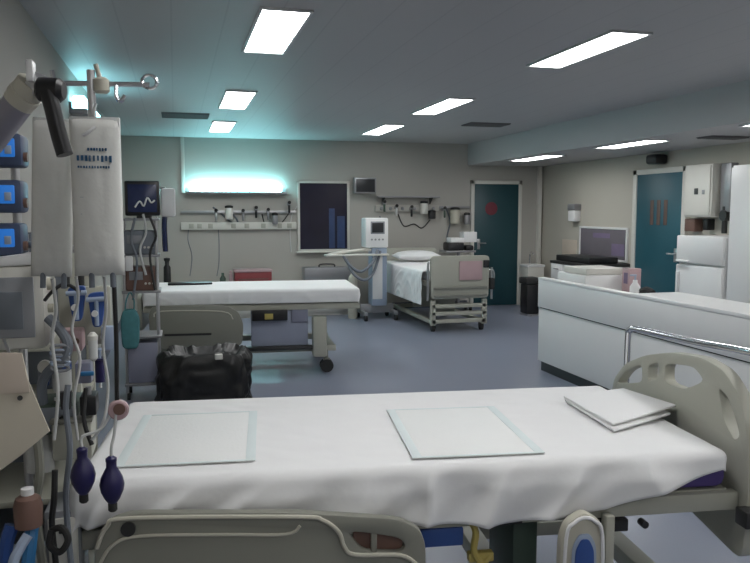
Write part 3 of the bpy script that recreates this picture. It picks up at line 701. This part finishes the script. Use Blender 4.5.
# ------------------------------------------------------------------ equipment trolley at the head of bed 2
TL = (-.29, 6.62, 0)
t = thing('equipment_trolley', 'grey-blue equipment trolley at the head of the middle bed', 'trolley', TL)
for x in (-.13, .13):
    for y in (-.12, .14): B().cyl((x, y, .06), (x, y, 1.50), .012).done('post', 'steel', t)
for z in (.12, .52, .90, 1.20, 1.5): B().box(-.15, .16, -.15, .17, z, z+.02, .004).done('shelf', 'grey_metal', t)
B().box(-.12, .13, -.13, .13, .14, .48, .01).done('drawer_unit', 'lilac_metal', t)
for x in (-.12, .12):
    for y in (-.12, .14): B().cyl((x-.012, y, .03), (x+.012, y, .03), .03).box(x-.008, x+.008, y-.008, y+.008, .03, .06).done('castor', 'black_rubber', t)
t = thing('patient_monitor', 'navy-screened monitor on top of the grey-blue equipment trolley', 'monitor', (-.25, 6.62, 1.52))
B().box(-.15, .13, -.08, .08, .02, .31, .015).box(-.06, .06, -.06, .06, 0, .03).done('housing', 'black_plastic', t)
B().box(-.125, .105, -.087, -.078, .05, .28, .004).done('screen', 'screen_navy', t)
B().tube([(-.07, -.09, .09), (-.03, -.09, .14), (.0, -.09, .10), (.03, -.09, .17), (.06, -.09, .13), (.09, -.09, .15)], .007).done('trace', 'paper_white', t)['label'] = 'white trace on the screen'
t = thing('infusion_bag', 'small white pouch hanging beside the navy-screened monitor', 'bag', (-.055, 6.55, 1.50))
B().box(-.055, .06, -.02, .02, .03, .27, .02).done('pouch', 'paper_white', t)
B().tube([(0, 0, .25), (-.02, .02, .275), (-.075, .11, .275), (-.095, .13, .25), (-.095, .13, .018)], .006, smooth=0).done('hook', 'steel', t)
B().tube([(-.03, 0, .03), (-.035, 0, -.06), (-.03, 0, -.26)], .022).done('navy_sleeve', 'screen_navy', t)
for z, m, l, w in ((.92, 'brown_plastic', 'brown device on the trolley below the navy-screened monitor, lower of two', .12), (1.22, 'hose_grey', 'grey device on the trolley below the navy-screened monitor, upper of two', .13)):
    t = thing('syringe_pump', l, 'pump', (-.29, 6.60, z))
    B().box(-w, w, -.11, .1, 0, .20, .015).done('housing', m, t)
    B().box(-w+.03, .02, -.117, -.109, .09, .16, .003).done('display', 'screen_grey', t)
    for k in range(3): B().cyl((.04+k*.03, -.11, .06), (.04+k*.03, -.12, .06), .01, seg=8).done('button', 'offwhite', t)
t = thing('utility_bag', 'teal cloth bag hanging low on the equipment trolley', 'bag', (-.375, 6.42, .45))
B().prism(rounded([(-.07, 0), (.06, 0), (.075, .25), (.04, .33), (-.05, .33), (-.08, .25)]), [], (0, 0, 0), EX, EZ, .08, .025).done('pouch', 'teal_cloth', t)
B().tube([(-.04, .0, .32), (-.03, .03, .40), (.0, .055, .46), (.03, .03, .40), (.03, 0, .32)], .006).done('strap', 'teal_cloth', t)

for l, pts, m in (('grey cable hanging down the front of the equipment trolley, left', [(135, 218), (131, 240), (137, 262), (133, 300)], 'hose_grey'), ('dark cable hanging down the front of the equipment trolley, right', [(150, 217), (156, 236), (150, 255), (155, 290)], 'dark_metal'), ('pale tube hanging from the navy-screened monitor', [(143, 214), (146, 232), (140, 250), (146, 275)], 'tube_clear')):
    wtube(pts, 6.46, .010, m, l, 'cable', 'equipment_cable', 'cables on the equipment trolley')
tag(B().box(-.405, -.345, 6.44, 6.47, 1.09, 1.21, .008).done('wall_tag', 'paper_white'), 'small white card on the left post of the equipment trolley', 'card')
# ------------------------------------------------------------------ foreground left: IV stand, fluid bags
IV = Vector((-.195, 2.0, 0)); C0 = at(22, 350, 2.26)
t = thing('drip_hanger', 'steel drip hanger with hooked cross bar holding the fluid bags', 'drip hanger', IV)
B().cyl((0, .03, 1.47), (0, .03, 1.93), .010).done('pole', 'steel', t)
B().cyl((-.07, .03, 1.895), (.14, .03, 1.90), .0065).done('cross_bar', 'steel', t)
B().lathe([(.012, -.02), (.02, -.014), (.02, .014), (.012, .02)], (.024, .03, 1.893)).cyl((.024, .03, 1.9), (.012, .03, 1.945), .006).done('clamp_knob', 'ivory_plastic', t)
B().tube([(.14+.018*math.cos(a), .03+.004*math.sin(a), 1.908+.018*math.sin(a)) for a in [k*.785 for k in range(8)]], .0045, closed=True, smooth=2).done('hook_ring', 'chrome', t)
B().tube([(-.07, .03, 1.895), (-.085, .03, 1.90), (-.09, .03, 1.925)], .006).tube([(.06, .03, 1.897), (.06, .02, 1.865), (.07, .02, 1.855), (.08, .02, 1.87)], .005).done('hook', 'chrome', t)
B().tube([(0, .03, 1.48), (-.10, .16, 1.48), (C0.x-.04-IV.x+.01, .49, 1.48)], .011, smooth=0).cyl((C0.x-.04-IV.x, .49, 1.45), (C0.x-.04-IV.x, .49, 1.51), .03).done('support_arm', 'steel', t)
def fluid_bag(px0, py0, px1, py1, Y, label, text=True, tilt=0, thick=.028):
    p0, p1 = at(px0, py0, Y), at(px1, py1, Y); w = (p1.x-p0.x)/2; h = p0.z-p1.z
    t = thing('fluid_bag', label, 'fluid bag', ((p0.x+p1.x)/2, Y, p1.z), 0, 'hanging fluid bags'); t.rotation_euler = (0, tilt, 0)
    bm = bmesh.new(); bmesh.ops.create_cube(bm, size=2); bmesh.ops.subdivide_edges(bm, edges=bm.edges[:], cuts=14, use_grid_fill=True)
    for v in bm.verts:
        x, z = v.co.x, v.co.z
        k = (max(0, 1-x*x)**.5)*(max(0, 1-z**6)**.5)*(.55+.45*(1-z)/2)
        e = .03*math.sin(9*z)*abs(x)
        yy = v.co.y*(thick*k+.0015)+.004*noise.noise(Vector((x*2.5, z*5, v.co.y)))*k
        v.co = Vector((x*w*(1-.02*e), yy, h/2+z*h/2))
    q = B(); q.bm.free(); q.bm = bm; q.done('pouch', 'fluid_bag', t, loc=(0, 0, 0), ang=3)
    B().box(-w*.97, w*.97, -.003, .003, h-.022, h+.002, .001).done('top_seam', 'tube_clear', t)
    B().cyl((-.02, 0, -.03), (-.02, 0, .01), .007).cyl((.03, 0, -.03), (.03, 0, .01), .007).done('port', 'hose_grey', t)
    B().tube([(0, 0, h), (0, .0, h+.02), (.005, 0, h+.035)], .003).done('hanging_loop', 'tube_clear', t)
    if text:
        b = B(); yt = -thick*.62
        for row, z, hh, n, x0, x1 in ((0, h*.745, .010, 9, -.72*w, .70*w), (1, h*.80, .005, 7, -.3*w, .5*w), (2, h*.69, .004, 12, -.7*w, .6*w)):
            for k in range(n):
                x = x0+(x1-x0)*k/n; ww = (x1-x0)/n*.72
                b.box(x, x+ww*(.6+.4*random.random()), yt-.004, yt+.006, z-hh*(.6+.4*random.random()), z+hh*.6)
        b.done('print_line', 'print_blue', t)['label'] = 'blurred blue printing'
        g = B()
        for k in range(10): g.box(-w*.65+w*.1*(k % 3), w*(.3+.25*random.random()), yt-.002, yt+.004, h*(.50-.035*k)-.001, h*(.50-.035*k)+.001)
        g.done('print_small', 'print_grey', t)
        g = B(); g.tube([(-.45*w, yt+.002, h*.885), (-.2*w, yt-.002, h*.91), (.02*w, yt+.002, h*.94)], .004).done('print_mark', 'paper_white', t)
    return t
fluid_bag(69, 117, 125, 275, 1.985, 'large clear fluid bag with blurred blue printing, front one on the drip stand')
fluid_bag(24, 118, 72, 276, 2.06, 'plain clear fluid bag hanging behind the black lever arm', False, .05, .024)
# black suspension line with gauge and two bulbs
p0, p1 = at(114, 282, 2.0), at(117, 402, 2.0)
t = thing('pressure_line', 'thin black line with a small gauge hanging below the front fluid bag', 'pressure line', p0)
B().tube([(0, 0, .02), (0, 0, 0), (.001, 0, -.15), p1-p0], .0058, smooth=4).done('line', 'black_plastic', t)
g = p1-p0
gg = B().lathe([(.0, -.012), (.022, -.012), (.026, -.006), (.026, .008), (.022, .012), (0, .012)], g+Vector((.003, 0, -.02)), (0, -1, 0)).done('gauge', 'pink_grey', t)
B().lathe([(0, 0), (.015, 0), (.015, .004), (0, .004)], g+Vector((.006, -.012, -.016)), (0, -1, 0), 14).done('dial', 'brown_plastic', gg)
def bulb(px, py, Y, top, label):
    c = at(px, py, Y); t = thing('hand_bulb', label, 'hand bulb', c, 0, 'navy rubber hand bulbs')
    B().lathe([(.010, .062), (.013, .058), (.013, .045), (.018, .036), (.027, .018), (.031, .0), (.028, -.018), (.019, -.038), (.012, -.048), (.010, -.05)], seg=24).done('bulb', 'navy_rubber', t)
    B().lathe([(.010, -.048), (.0115, -.052), (.0115, -.068), (.008, -.072)], seg=16).done('valve', 'black_rubber', t)
    B().lathe([(.012, .056), (.014, .06), (.014, .068), (.006, .074)], seg=16).done('collar', 'navy_rubber', t)
    e = Vector(top)-c
    B().tube([(0, 0, .072), (.002, 0, .1), e*.6+Vector((.0, 0, .02)), e], .0038).done('tube', 'tube_clear', t)
bulb(83, 475, 1.98, at(112, 412, 1.995), 'left navy rubber hand bulb hanging before the foreground bed')
bulb(112, 484, 1.98, at(116, 414, 1.99), 'right navy rubber hand bulb hanging before the white sheet')
# jointed arm with black lever
t = thing('jointed_arm', 'grey jointed equipment arm with black lever at the top left', 'equipment arm', at(30, 88, 1.6))
o0 = at(30, 88, 1.6)
def rel(x, y, Y): return at(x, y, Y)-o0
q0, q1 = rel(-60, 205, 1.72), rel(24, 96, 1.62); kx = (XL-.01-o0.x-q1.x)/(q0.x-q1.x)
B().cyl(q1+(q0-q1)*kx, q1, .029, seg=24).done('tube', 'arm_grey', t)
B().cyl(rel(18, 103, 1.625), rel(33, 84, 1.607), .030, seg=24).cyl(rel(22, 98, 1.62), rel(26, 93, 1.614), .0315, seg=24).done('collar', 'ivory_plastic', t)
B().cyl(rel(33, 84, 1.607), rel(42, 88, 1.60), .025, seg=20).done('joint', 'steel', t)
B().box(-.006, .006, -.02, .02, -.02, .02, .002, Matrix.Translation(rel(31, 72, 1.59))).done('latch', 'white_enamel', t)
B().lathe([(.017, -.026), (.023, -.021), (.024, .016), (.016, .025)], rel(51, 90, 1.585), (1, -.2, -.05)).done('knob', 'black_plastic', t)
B().tube([rel(48, 92, 1.575), rel(53, 110, 1.57), rel(59, 135, 1.565), rel(65, 155, 1.56)], .0155, seg=12).done('lever', 'black_plastic', t)
# blue-screened pumps stacked on a pole
C0 = at(22, 350, 2.26)
t = thing('pump_pole', 'steel pole carrying the blue-screened pumps at the left edge', 'pole stand', (C0.x-.04, 2.49, 0))
B().cyl((0, 0, .06), (0, 0, 1.86), .013).done('pole', 'steel', t)
B().cyl((0, 0, 0), (0, 0, .06), .17, .15, 24).done('base', 'grey_metal', t)
for y, l in ((150, 'topmost'), (196, 'middle'), (239, 'lowest')):
    c = at(6, y, 2.36); t = thing('infusion_pump', l+' of three blue-screened pumps stacked at the left edge', 'pump', c, 0, 'blue-screened pumps')
    B().box(-.13, .048, -.035, .075, -.048, .045, .012).done('housing', 'pump_navy', t)
    B().box(-.09, .030, -.041, -.034, -.022, .030, .004).done('screen', 'screen_blue', t)
    B().box(.004, .022, -.045, -.040, -.014, .010, .002).done('display_mark', 'blue_pale', t)
    B().cyl((.058, -.01, -.02), (.046, -.01, -.02), .014, seg=12).done('knob', 'brown_plastic', t)
# machine box below
C = at(22, 350, 2.26)
t = thing('dialysis_machine', 'off-white machine with grey screen and open white lid at the left edge', 'machine', (C.x-.04, 2.36, C.z))
B().box(-.20, .105, -.10, .10, 0, .235, .014).done('housing', 'offwhite', t)
B().box(-.10, .078, -.107, -.099, .035, .205, .004).done('screen', 'screen_grey', t)
B().box(-.02, .048, -.109, -.106, .06, .165, .001).done('display', 'hose_grey', t)
B().prism(rounded([(-.2, .235), (.06, .27), (.10, .262), (.108, .24), (-.2, .225)]), [], (0, -.02, 0), EX, EZ, .15, .004).done('lid', 'white_enamel', t)
B().cyl((.105, -.05, .18), (.125, -.05, .18), .018).done('knob', 'ivory_plastic', t); B().cyl((.105, -.05, .11), (.12, -.05, .11), .013).done('knob', 'ivory_plastic', t)
B().box(-.06, .06, .10, .165, .06, .16, .005).done('pole_clamp', 'grey_metal', t)
# equipment rack behind the clutter
RK = (-.50, 2.86, 0)
t = thing('equipment_rack', 'grey shelved equipment rack at the left wall beside the foreground bed', 'rack', RK)
for x in (-.24, .17):
    for y in (-.22, .2): B().box(x-.014, x+.014, y-.014, y+.014, 0, 1.52, .003).done('post', 'beige_plastic', t)
for z in (.25, .60, .90, 1.12): B().box(-.25, .18, -.23, .21, z, z+.022, .004).done('shelf', 'beige_plastic', t)
B().box(-.23, .16, .19, .20, .3, 1.5).done('back_panel', 'hose_grey', t)
# support arm holding the machine: rack-side bracket
# things on the rack and hung in front
def small(name, px, py, Y, build, m, label, cat, extra=()):
    p = at(px, py, Y); t = thing(name, label, cat, p)
    build(B()).done('body', m, t)
    for n, f, mm in extra: f(B()).done(n, mm, t)
    return t
def transducer(px, py, l):
    p = at(px, py, 2.22); t = thing('pressure_transducer', l, 'transducer', p, 0, 'blue pressure transducers')
    B().prism(rounded([(-.024, .045), (.026, .05), (.02, .0), (.012, -.05), (-.012, -.05), (-.018, .0)]), [], (0, 0, 0), EX, EZ, .024, .004).done('body', 'blue_plastic', t)
    B().cyl((-.026, -.014, .028), (.028, -.014, .03), .007, seg=10).cyl((.0, -.014, .028), (.0, -.014, -.045), .006, seg=10).done('stopcock', 'blue_pale', t)
    B().cyl((-.004, -.012, -.01), (-.004, -.028, -.01), .009, seg=10).done('tap', 'white_enamel', t)
    B().box(-.012, .012, .01, .10, .01, .03).done('clip', 'offwhite', t)
transducer(77, 303, 'left blue pressure transducer below the fluid bags')
transducer(97, 309, 'right blue pressure transducer below the fluid bags')
t = thing('manifold_plate', 'pale plate holding the blue pressure transducers', 'plate', at(86, 308, 2.34))
B().box(-.075, .07, -.01, .01, -.11, .065, .006).done('plate', 'beige_plastic', t)
B().cyl((-.05, .0, .05), (-.05, .0, .12), .009).cyl((-.01, .0, .05), (-.01, .0, .12), .009).done('peg', 'dark_metal', t)
B().box(-.015, .015, .005, .3, -.04, .0).done('arm', 'grey_metal', t)
for x in (-.05, -.02, .02, .05): B().cyl((x, -.01, -.085), (x, -.022, -.085), .011, seg=12).done('port', 'paper_white', t)
t = thing('breathing_hose', 'ribbed grey hose looping beside the off-white machine', 'hose', at(58, 350, 2.2))
o0 = at(58, 350, 2.2)
hp = [rel(48, 318, 2.24), rel(60, 330, 2.22), rel(68, 345, 2.2), rel(62, 362, 2.2), rel(50, 370, 2.22), rel(42, 385, 2.24), rel(44, 410, 2.26)]
B().tube(hp, .014, seg=10, smooth=6).done('hose', 'hose_grey', t)
for k in range(5): B().tube([rel(60+9*math.cos(a), 348+k*5+3*math.sin(a), 2.19) for a in [j*.785 for j in range(8)]], .0045, closed=True, smooth=2).done('rib_ring', 'blue_pale' if k % 2 else 'screen_grey', t)
small('filter_cartridge', 62, 378, 2.25, lambda b: b.lathe([(.0, -.04), (.022, -.038), (.026, -.025), (.026, .03), (.02, .04), (.01, .05)]), 'tube_clear', 'clear filter cartridge hanging above the green-grey box', 'filter', (('cap', lambda b: b.lathe([(.027, .025), (.027, .045), (.012, .055)]), 'blue_plastic'), ('outlet', lambda b: b.tube([(0, 0, -.04), (.005, 0, -.07), (-.01, 0, -.10)], .006), 'tube_clear')))
small('control_box', 60, 412, 2.3, lambda b: b.box(-.055, .055, -.06, .08, -.05, .04, .008), 'green_dark', 'dark green-grey box beside the cream chart sheet', 'box', (('front_plate', lambda b: b.box(-.045, .045, -.065, -.059, -.04, .03, .003), 'hose_grey'), ('knob', lambda b: b.cyl((.02, -.065, -.005), (.02, -.08, -.005), .014), 'black_plastic')))
small('power_pack', 89, 404, 2.22, lambda b: b.box(-.022, .022, -.025, .05, -.028, .028, .005), 'black_plastic', 'small black power pack near the left end of the white sheet', 'power pack', (('plug', lambda b: b.cyl((0, 0, .028), (0, 0, .05), .008), 'grey_metal'),))
small('syringe', 100, 372, 2.22, lambda b: b.lathe([(.0, -.03), (.013, -.028), (.013, .035), (.018, .037), (.018, .04)]), 'navy_rubber', 'blue-filled syringe standing above the black power pack', 'syringe', (('plunger', lambda b: b.cyl((0, 0, .04), (0, 0, .065), .005).cyl((0, 0, .062), (0, 0, .067), .013), 'blue_pale'), ('nozzle', lambda b: b.cyl((0, 0, -.045), (0, 0, -.028), .004), 'white_enamel')))
small('connector_block', 72, 340, 2.26, lambda b: b.box(-.03, .03, -.02, .05, -.03, .03, .006), 'pink_grey', 'pinkish connector block under the left blue transducer', 'connector', (('socket', lambda b: b.cyl((-.012, -.02, 0), (-.012, -.03, 0), .009).cyl((.014, -.02, 0), (.014, -.03, 0), .009), 'brown_plastic'),))
small('drip_chamber', 93, 347, 2.2, lambda b: b.lathe([(.004, -.04), (.012, -.032), (.013, .02), (.010, .03), (.004, .04)]), 'tube_clear', 'clear drip chamber under the right blue transducer', 'drip chamber', (('cap', lambda b: b.lathe([(.014, .02), (.014, .032), (.006, .042)]), 'offwhite'),))
small('sample_box', 76, 436, 2.24, lambda b: b.box(-.06, .045, -.03, .10, -.06, .045, .006), 'beige_plastic', 'beige box between the chart sheet and the left hand bulb', 'box', (('lid', lambda b: b.box(-.064, .049, -.034, .104, .045, .058, .004), 'rail_grey'),))
small('drawer_unit', 84, 540, 2.2, lambda b: b.box(-.10, -.005, -.02, .14, -.24, .10, .008), 'screen_grey', 'grey-white cabinet beneath the left hand bulb', 'cabinet', (('door', lambda b: b.box(-.09, -.012, -.028, -.019, -.2, .08, .004), 'offwhite'), ('handle', lambda b: b.box(-.06, -.03, -.04, -.028, .04, .052, .003), 'dark_metal')))
small('drain_bottle', 28, 505, 2.05, lambda b: b.lathe([(.0, -.06), (.034, -.055), (.036, .0), (.03, .02), (.014, .03)]), 'brown_plastic', 'brown drain bottle below the cream chart sheet', 'bottle', (('cap', lambda b: b.lathe([(.016, .028), (.016, .045), (.0, .048)]), 'white_enamel'),))
small('gas_regulator', 47, 378, 2.3, lambda b: b.lathe([(.0, -.03), (.022, -.028), (.024, .02), (.015, .03)]), 'hose_grey', 'grey gas regulator beside the cream chart sheet', 'regulator', (('gauge', lambda b: b.cyl((0, -.02, .04), (0, -.04, .04), .018), 'offwhite'), ('knob', lambda b: b.cyl((0, -.022, -.005), (0, -.045, -.005), .012), 'blue_plastic')))
small('valve_block', 84, 372, 2.3, lambda b: b.box(-.022, .022, -.02, .04, -.03, .03, .004), 'lilac_metal', 'lilac-grey valve block right of the clear filter cartridge', 'valve', (('handle', lambda b: b.box(-.006, .03, -.032, -.02, -.006, .006, .002), 'blue_bright'),))
small('gauze_pack', 108, 338, 2.3, lambda b: b.box(-.018, .018, -.01, .02, -.035, .035, .004), 'blue_pale', 'pale blue packet right of the right blue transducer', 'packet')
small('tool_clamp', 66, 402, 2.18, lambda b: b.prism([(-.012, -.02), (.012, -.02), (.016, .03), (-.016, .03)], [], (0, 0, 0), EX, EZ, .02, .003), 'dark_metal', 'dark metal clamp on the grey hose left of the power pack', 'clamp', (('screw', lambda b: b.cyl((-.03, 0, .01), (-.012, 0, .01), .005), 'steel'),))
small('drainage_jar', 40, 448, 2.3, lambda b: b.lathe([(.0, -.07), (.038, -.065), (.04, .05), (.03, .06)]), 'tube_clear', 'clear drainage jar half behind the lower edge of the chart sheet', 'jar', (('lid', lambda b: b.lathe([(.043, .055), (.043, .075), (.02, .085)]), 'dark_metal'),))
# tubes and cables in front
def cable(pts, r, m, label, name='tube', cat='tube', group='loose tubes and cables at the left'):
    Q = [at(x, y, Y) for x, y, Y in pts]
    if pts[-1][1] >= 560: e = Q[-1]; Q += [e+Vector((.0, .005, -.07)), e+Vector((.004, .01, -.16)), Vector((Q[-1].x+.01, Q[-1].y+.01, .25)), Vector((e.x+.02, e.y+.06, r+.001))]
    b = B().tube(Q, r, smooth=6, seg=8); return tag(b.done(name, m), label, cat, group)
cable([(36, 500, 2.12), (33, 520, 2.08), (30, 545, 2.05), (27, 575, 2.04)], .017, 'blue_bright', 'thick blue hose at the bottom left, right one of two', 'blue_hose', 'hose')
cable([(28, 535, 2.0), (20, 548, 1.985), (13, 565, 1.97)], .013, 'blue_pale', 'pale blue hose slanting at the bottom left corner', 'blue_hose', 'hose')
cable([(12, 525, 2.06), (6, 545, 2.05), (4, 575, 2.05)], .018, 'blue_plastic', 'thick blue hose at the left edge, bottom corner', 'blue_hose', 'hose')
cable([(52, 530, 2.04), (62, 528, 2.03), (68, 540, 2.02), (60, 552, 2.02), (50, 545, 2.03), (52, 530, 2.035)], .009, 'black_rubber', 'coiled black cable near the blue hoses', 'black_cable', 'cable')
cable([(55, 470, 2.1), (54, 500, 2.09), (52, 525, 2.1), (57, 575, 2.1)], .008, 'black_rubber', 'black cable hanging below the beige box', 'black_cable', 'cable')
cable([(76, 276, 2.0), (78, 300, 2.1), (72, 330, 2.12), (80, 360, 2.12), (74, 400, 2.12), (78, 440, 2.12)], .004, 'tube_clear', 'clear tube dropping from the front fluid bag past the blue transducers', 'clear_tube')
cable([(104, 276, 2.0), (106, 310, 2.06), (103, 345, 2.1), (108, 385, 2.1), (104, 420, 2.08), (92, 440, 2.08)], .004, 'tube_clear', 'clear tube beside the thin black line', 'clear_tube')
cable([(52, 278, 2.06), (56, 310, 2.1), (52, 340, 2.12), (58, 390, 2.1), (54, 440, 2.1)], .0045, 'tube_clear', 'clear tube dropping from the plain rear fluid bag', 'clear_tube')
cable([(45, 300, 2.2), (54, 290, 2.15), (66, 284, 2.15), (80, 292, 2.14)], .005, 'dark_metal', 'dark cable from the off-white machine to the blue transducers', 'black_cable', 'cable')
cable([(68, 385, 2.14), (66, 410, 2.12), (70, 450, 2.1), (66, 500, 2.1), (72, 575, 2.1)], .008, 'hose_grey', 'grey hose hanging left of the hand bulbs', 'grey_hose', 'hose')
cable([(36, 430, 2.16), (40, 470, 2.14), (36, 510, 2.14), (44, 575, 2.14)], .012, 'rail_grey', 'beige-grey hose hanging below the cream chart sheet', 'grey_hose', 'hose')
cable([(86, 388, 2.16), (84, 420, 2.14), (92, 445, 2.12)], .006, 'black_rubber', 'short black cable under the black power pack', 'black_cable', 'cable')
# hanging chart sheet
P = [(-40, 352), (22, 353), (29, 382), (50, 431), (20, 456), (-40, 500)]
t = thing('chart_sheet', 'cream chart sheet hanging askew at the left edge', 'chart', at(5, 415, 1.85))
o0 = at(5, 415, 1.85); pts = [rel(x, y, 1.85) for x, y in P]
B().prism([(p.x, p.z) for p in pts], [], (0, 0, 0), EX, EZ, .006, .001).done('sheet', 'paper_cream', t)
B().cyl(rel(20, 398, 1.845), rel(20, 398, 1.838), .006, seg=12).done('eyelet', 'black_plastic', t)
up = [rel(x, y, 1.843) for x, y in [(-40, 352), (22, 353), (28, 382), (30, 392), (-40, 398)]]
B().prism([(p.x, p.z) for p in up], [], (0, -.007, 0), EX, EZ, .004, .001).done('header_strip', 'paper_peach', t)
B().cyl(rel(10, 355, 1.85), rel(4, 340, 2.25), .004, seg=8).done('clip_wire', 'steel', t)

# ------------------------------------------------------------------ world, view
wd = bpy.data.worlds.new('world'); SC.world = wd; wd.use_nodes = True
wd.node_tree.nodes['Background'].inputs['Color'].default_value = (.5, .55, .6, 1)
wd.node_tree.nodes['Background'].inputs['Strength'].default_value = .05
vs = SC.view_settings; vs.view_transform = 'Standard'; vs.look = 'None'; vs.gamma = 1; vs.exposure = 0
try: vs.use_curve_mapping = False
except Exception: pass
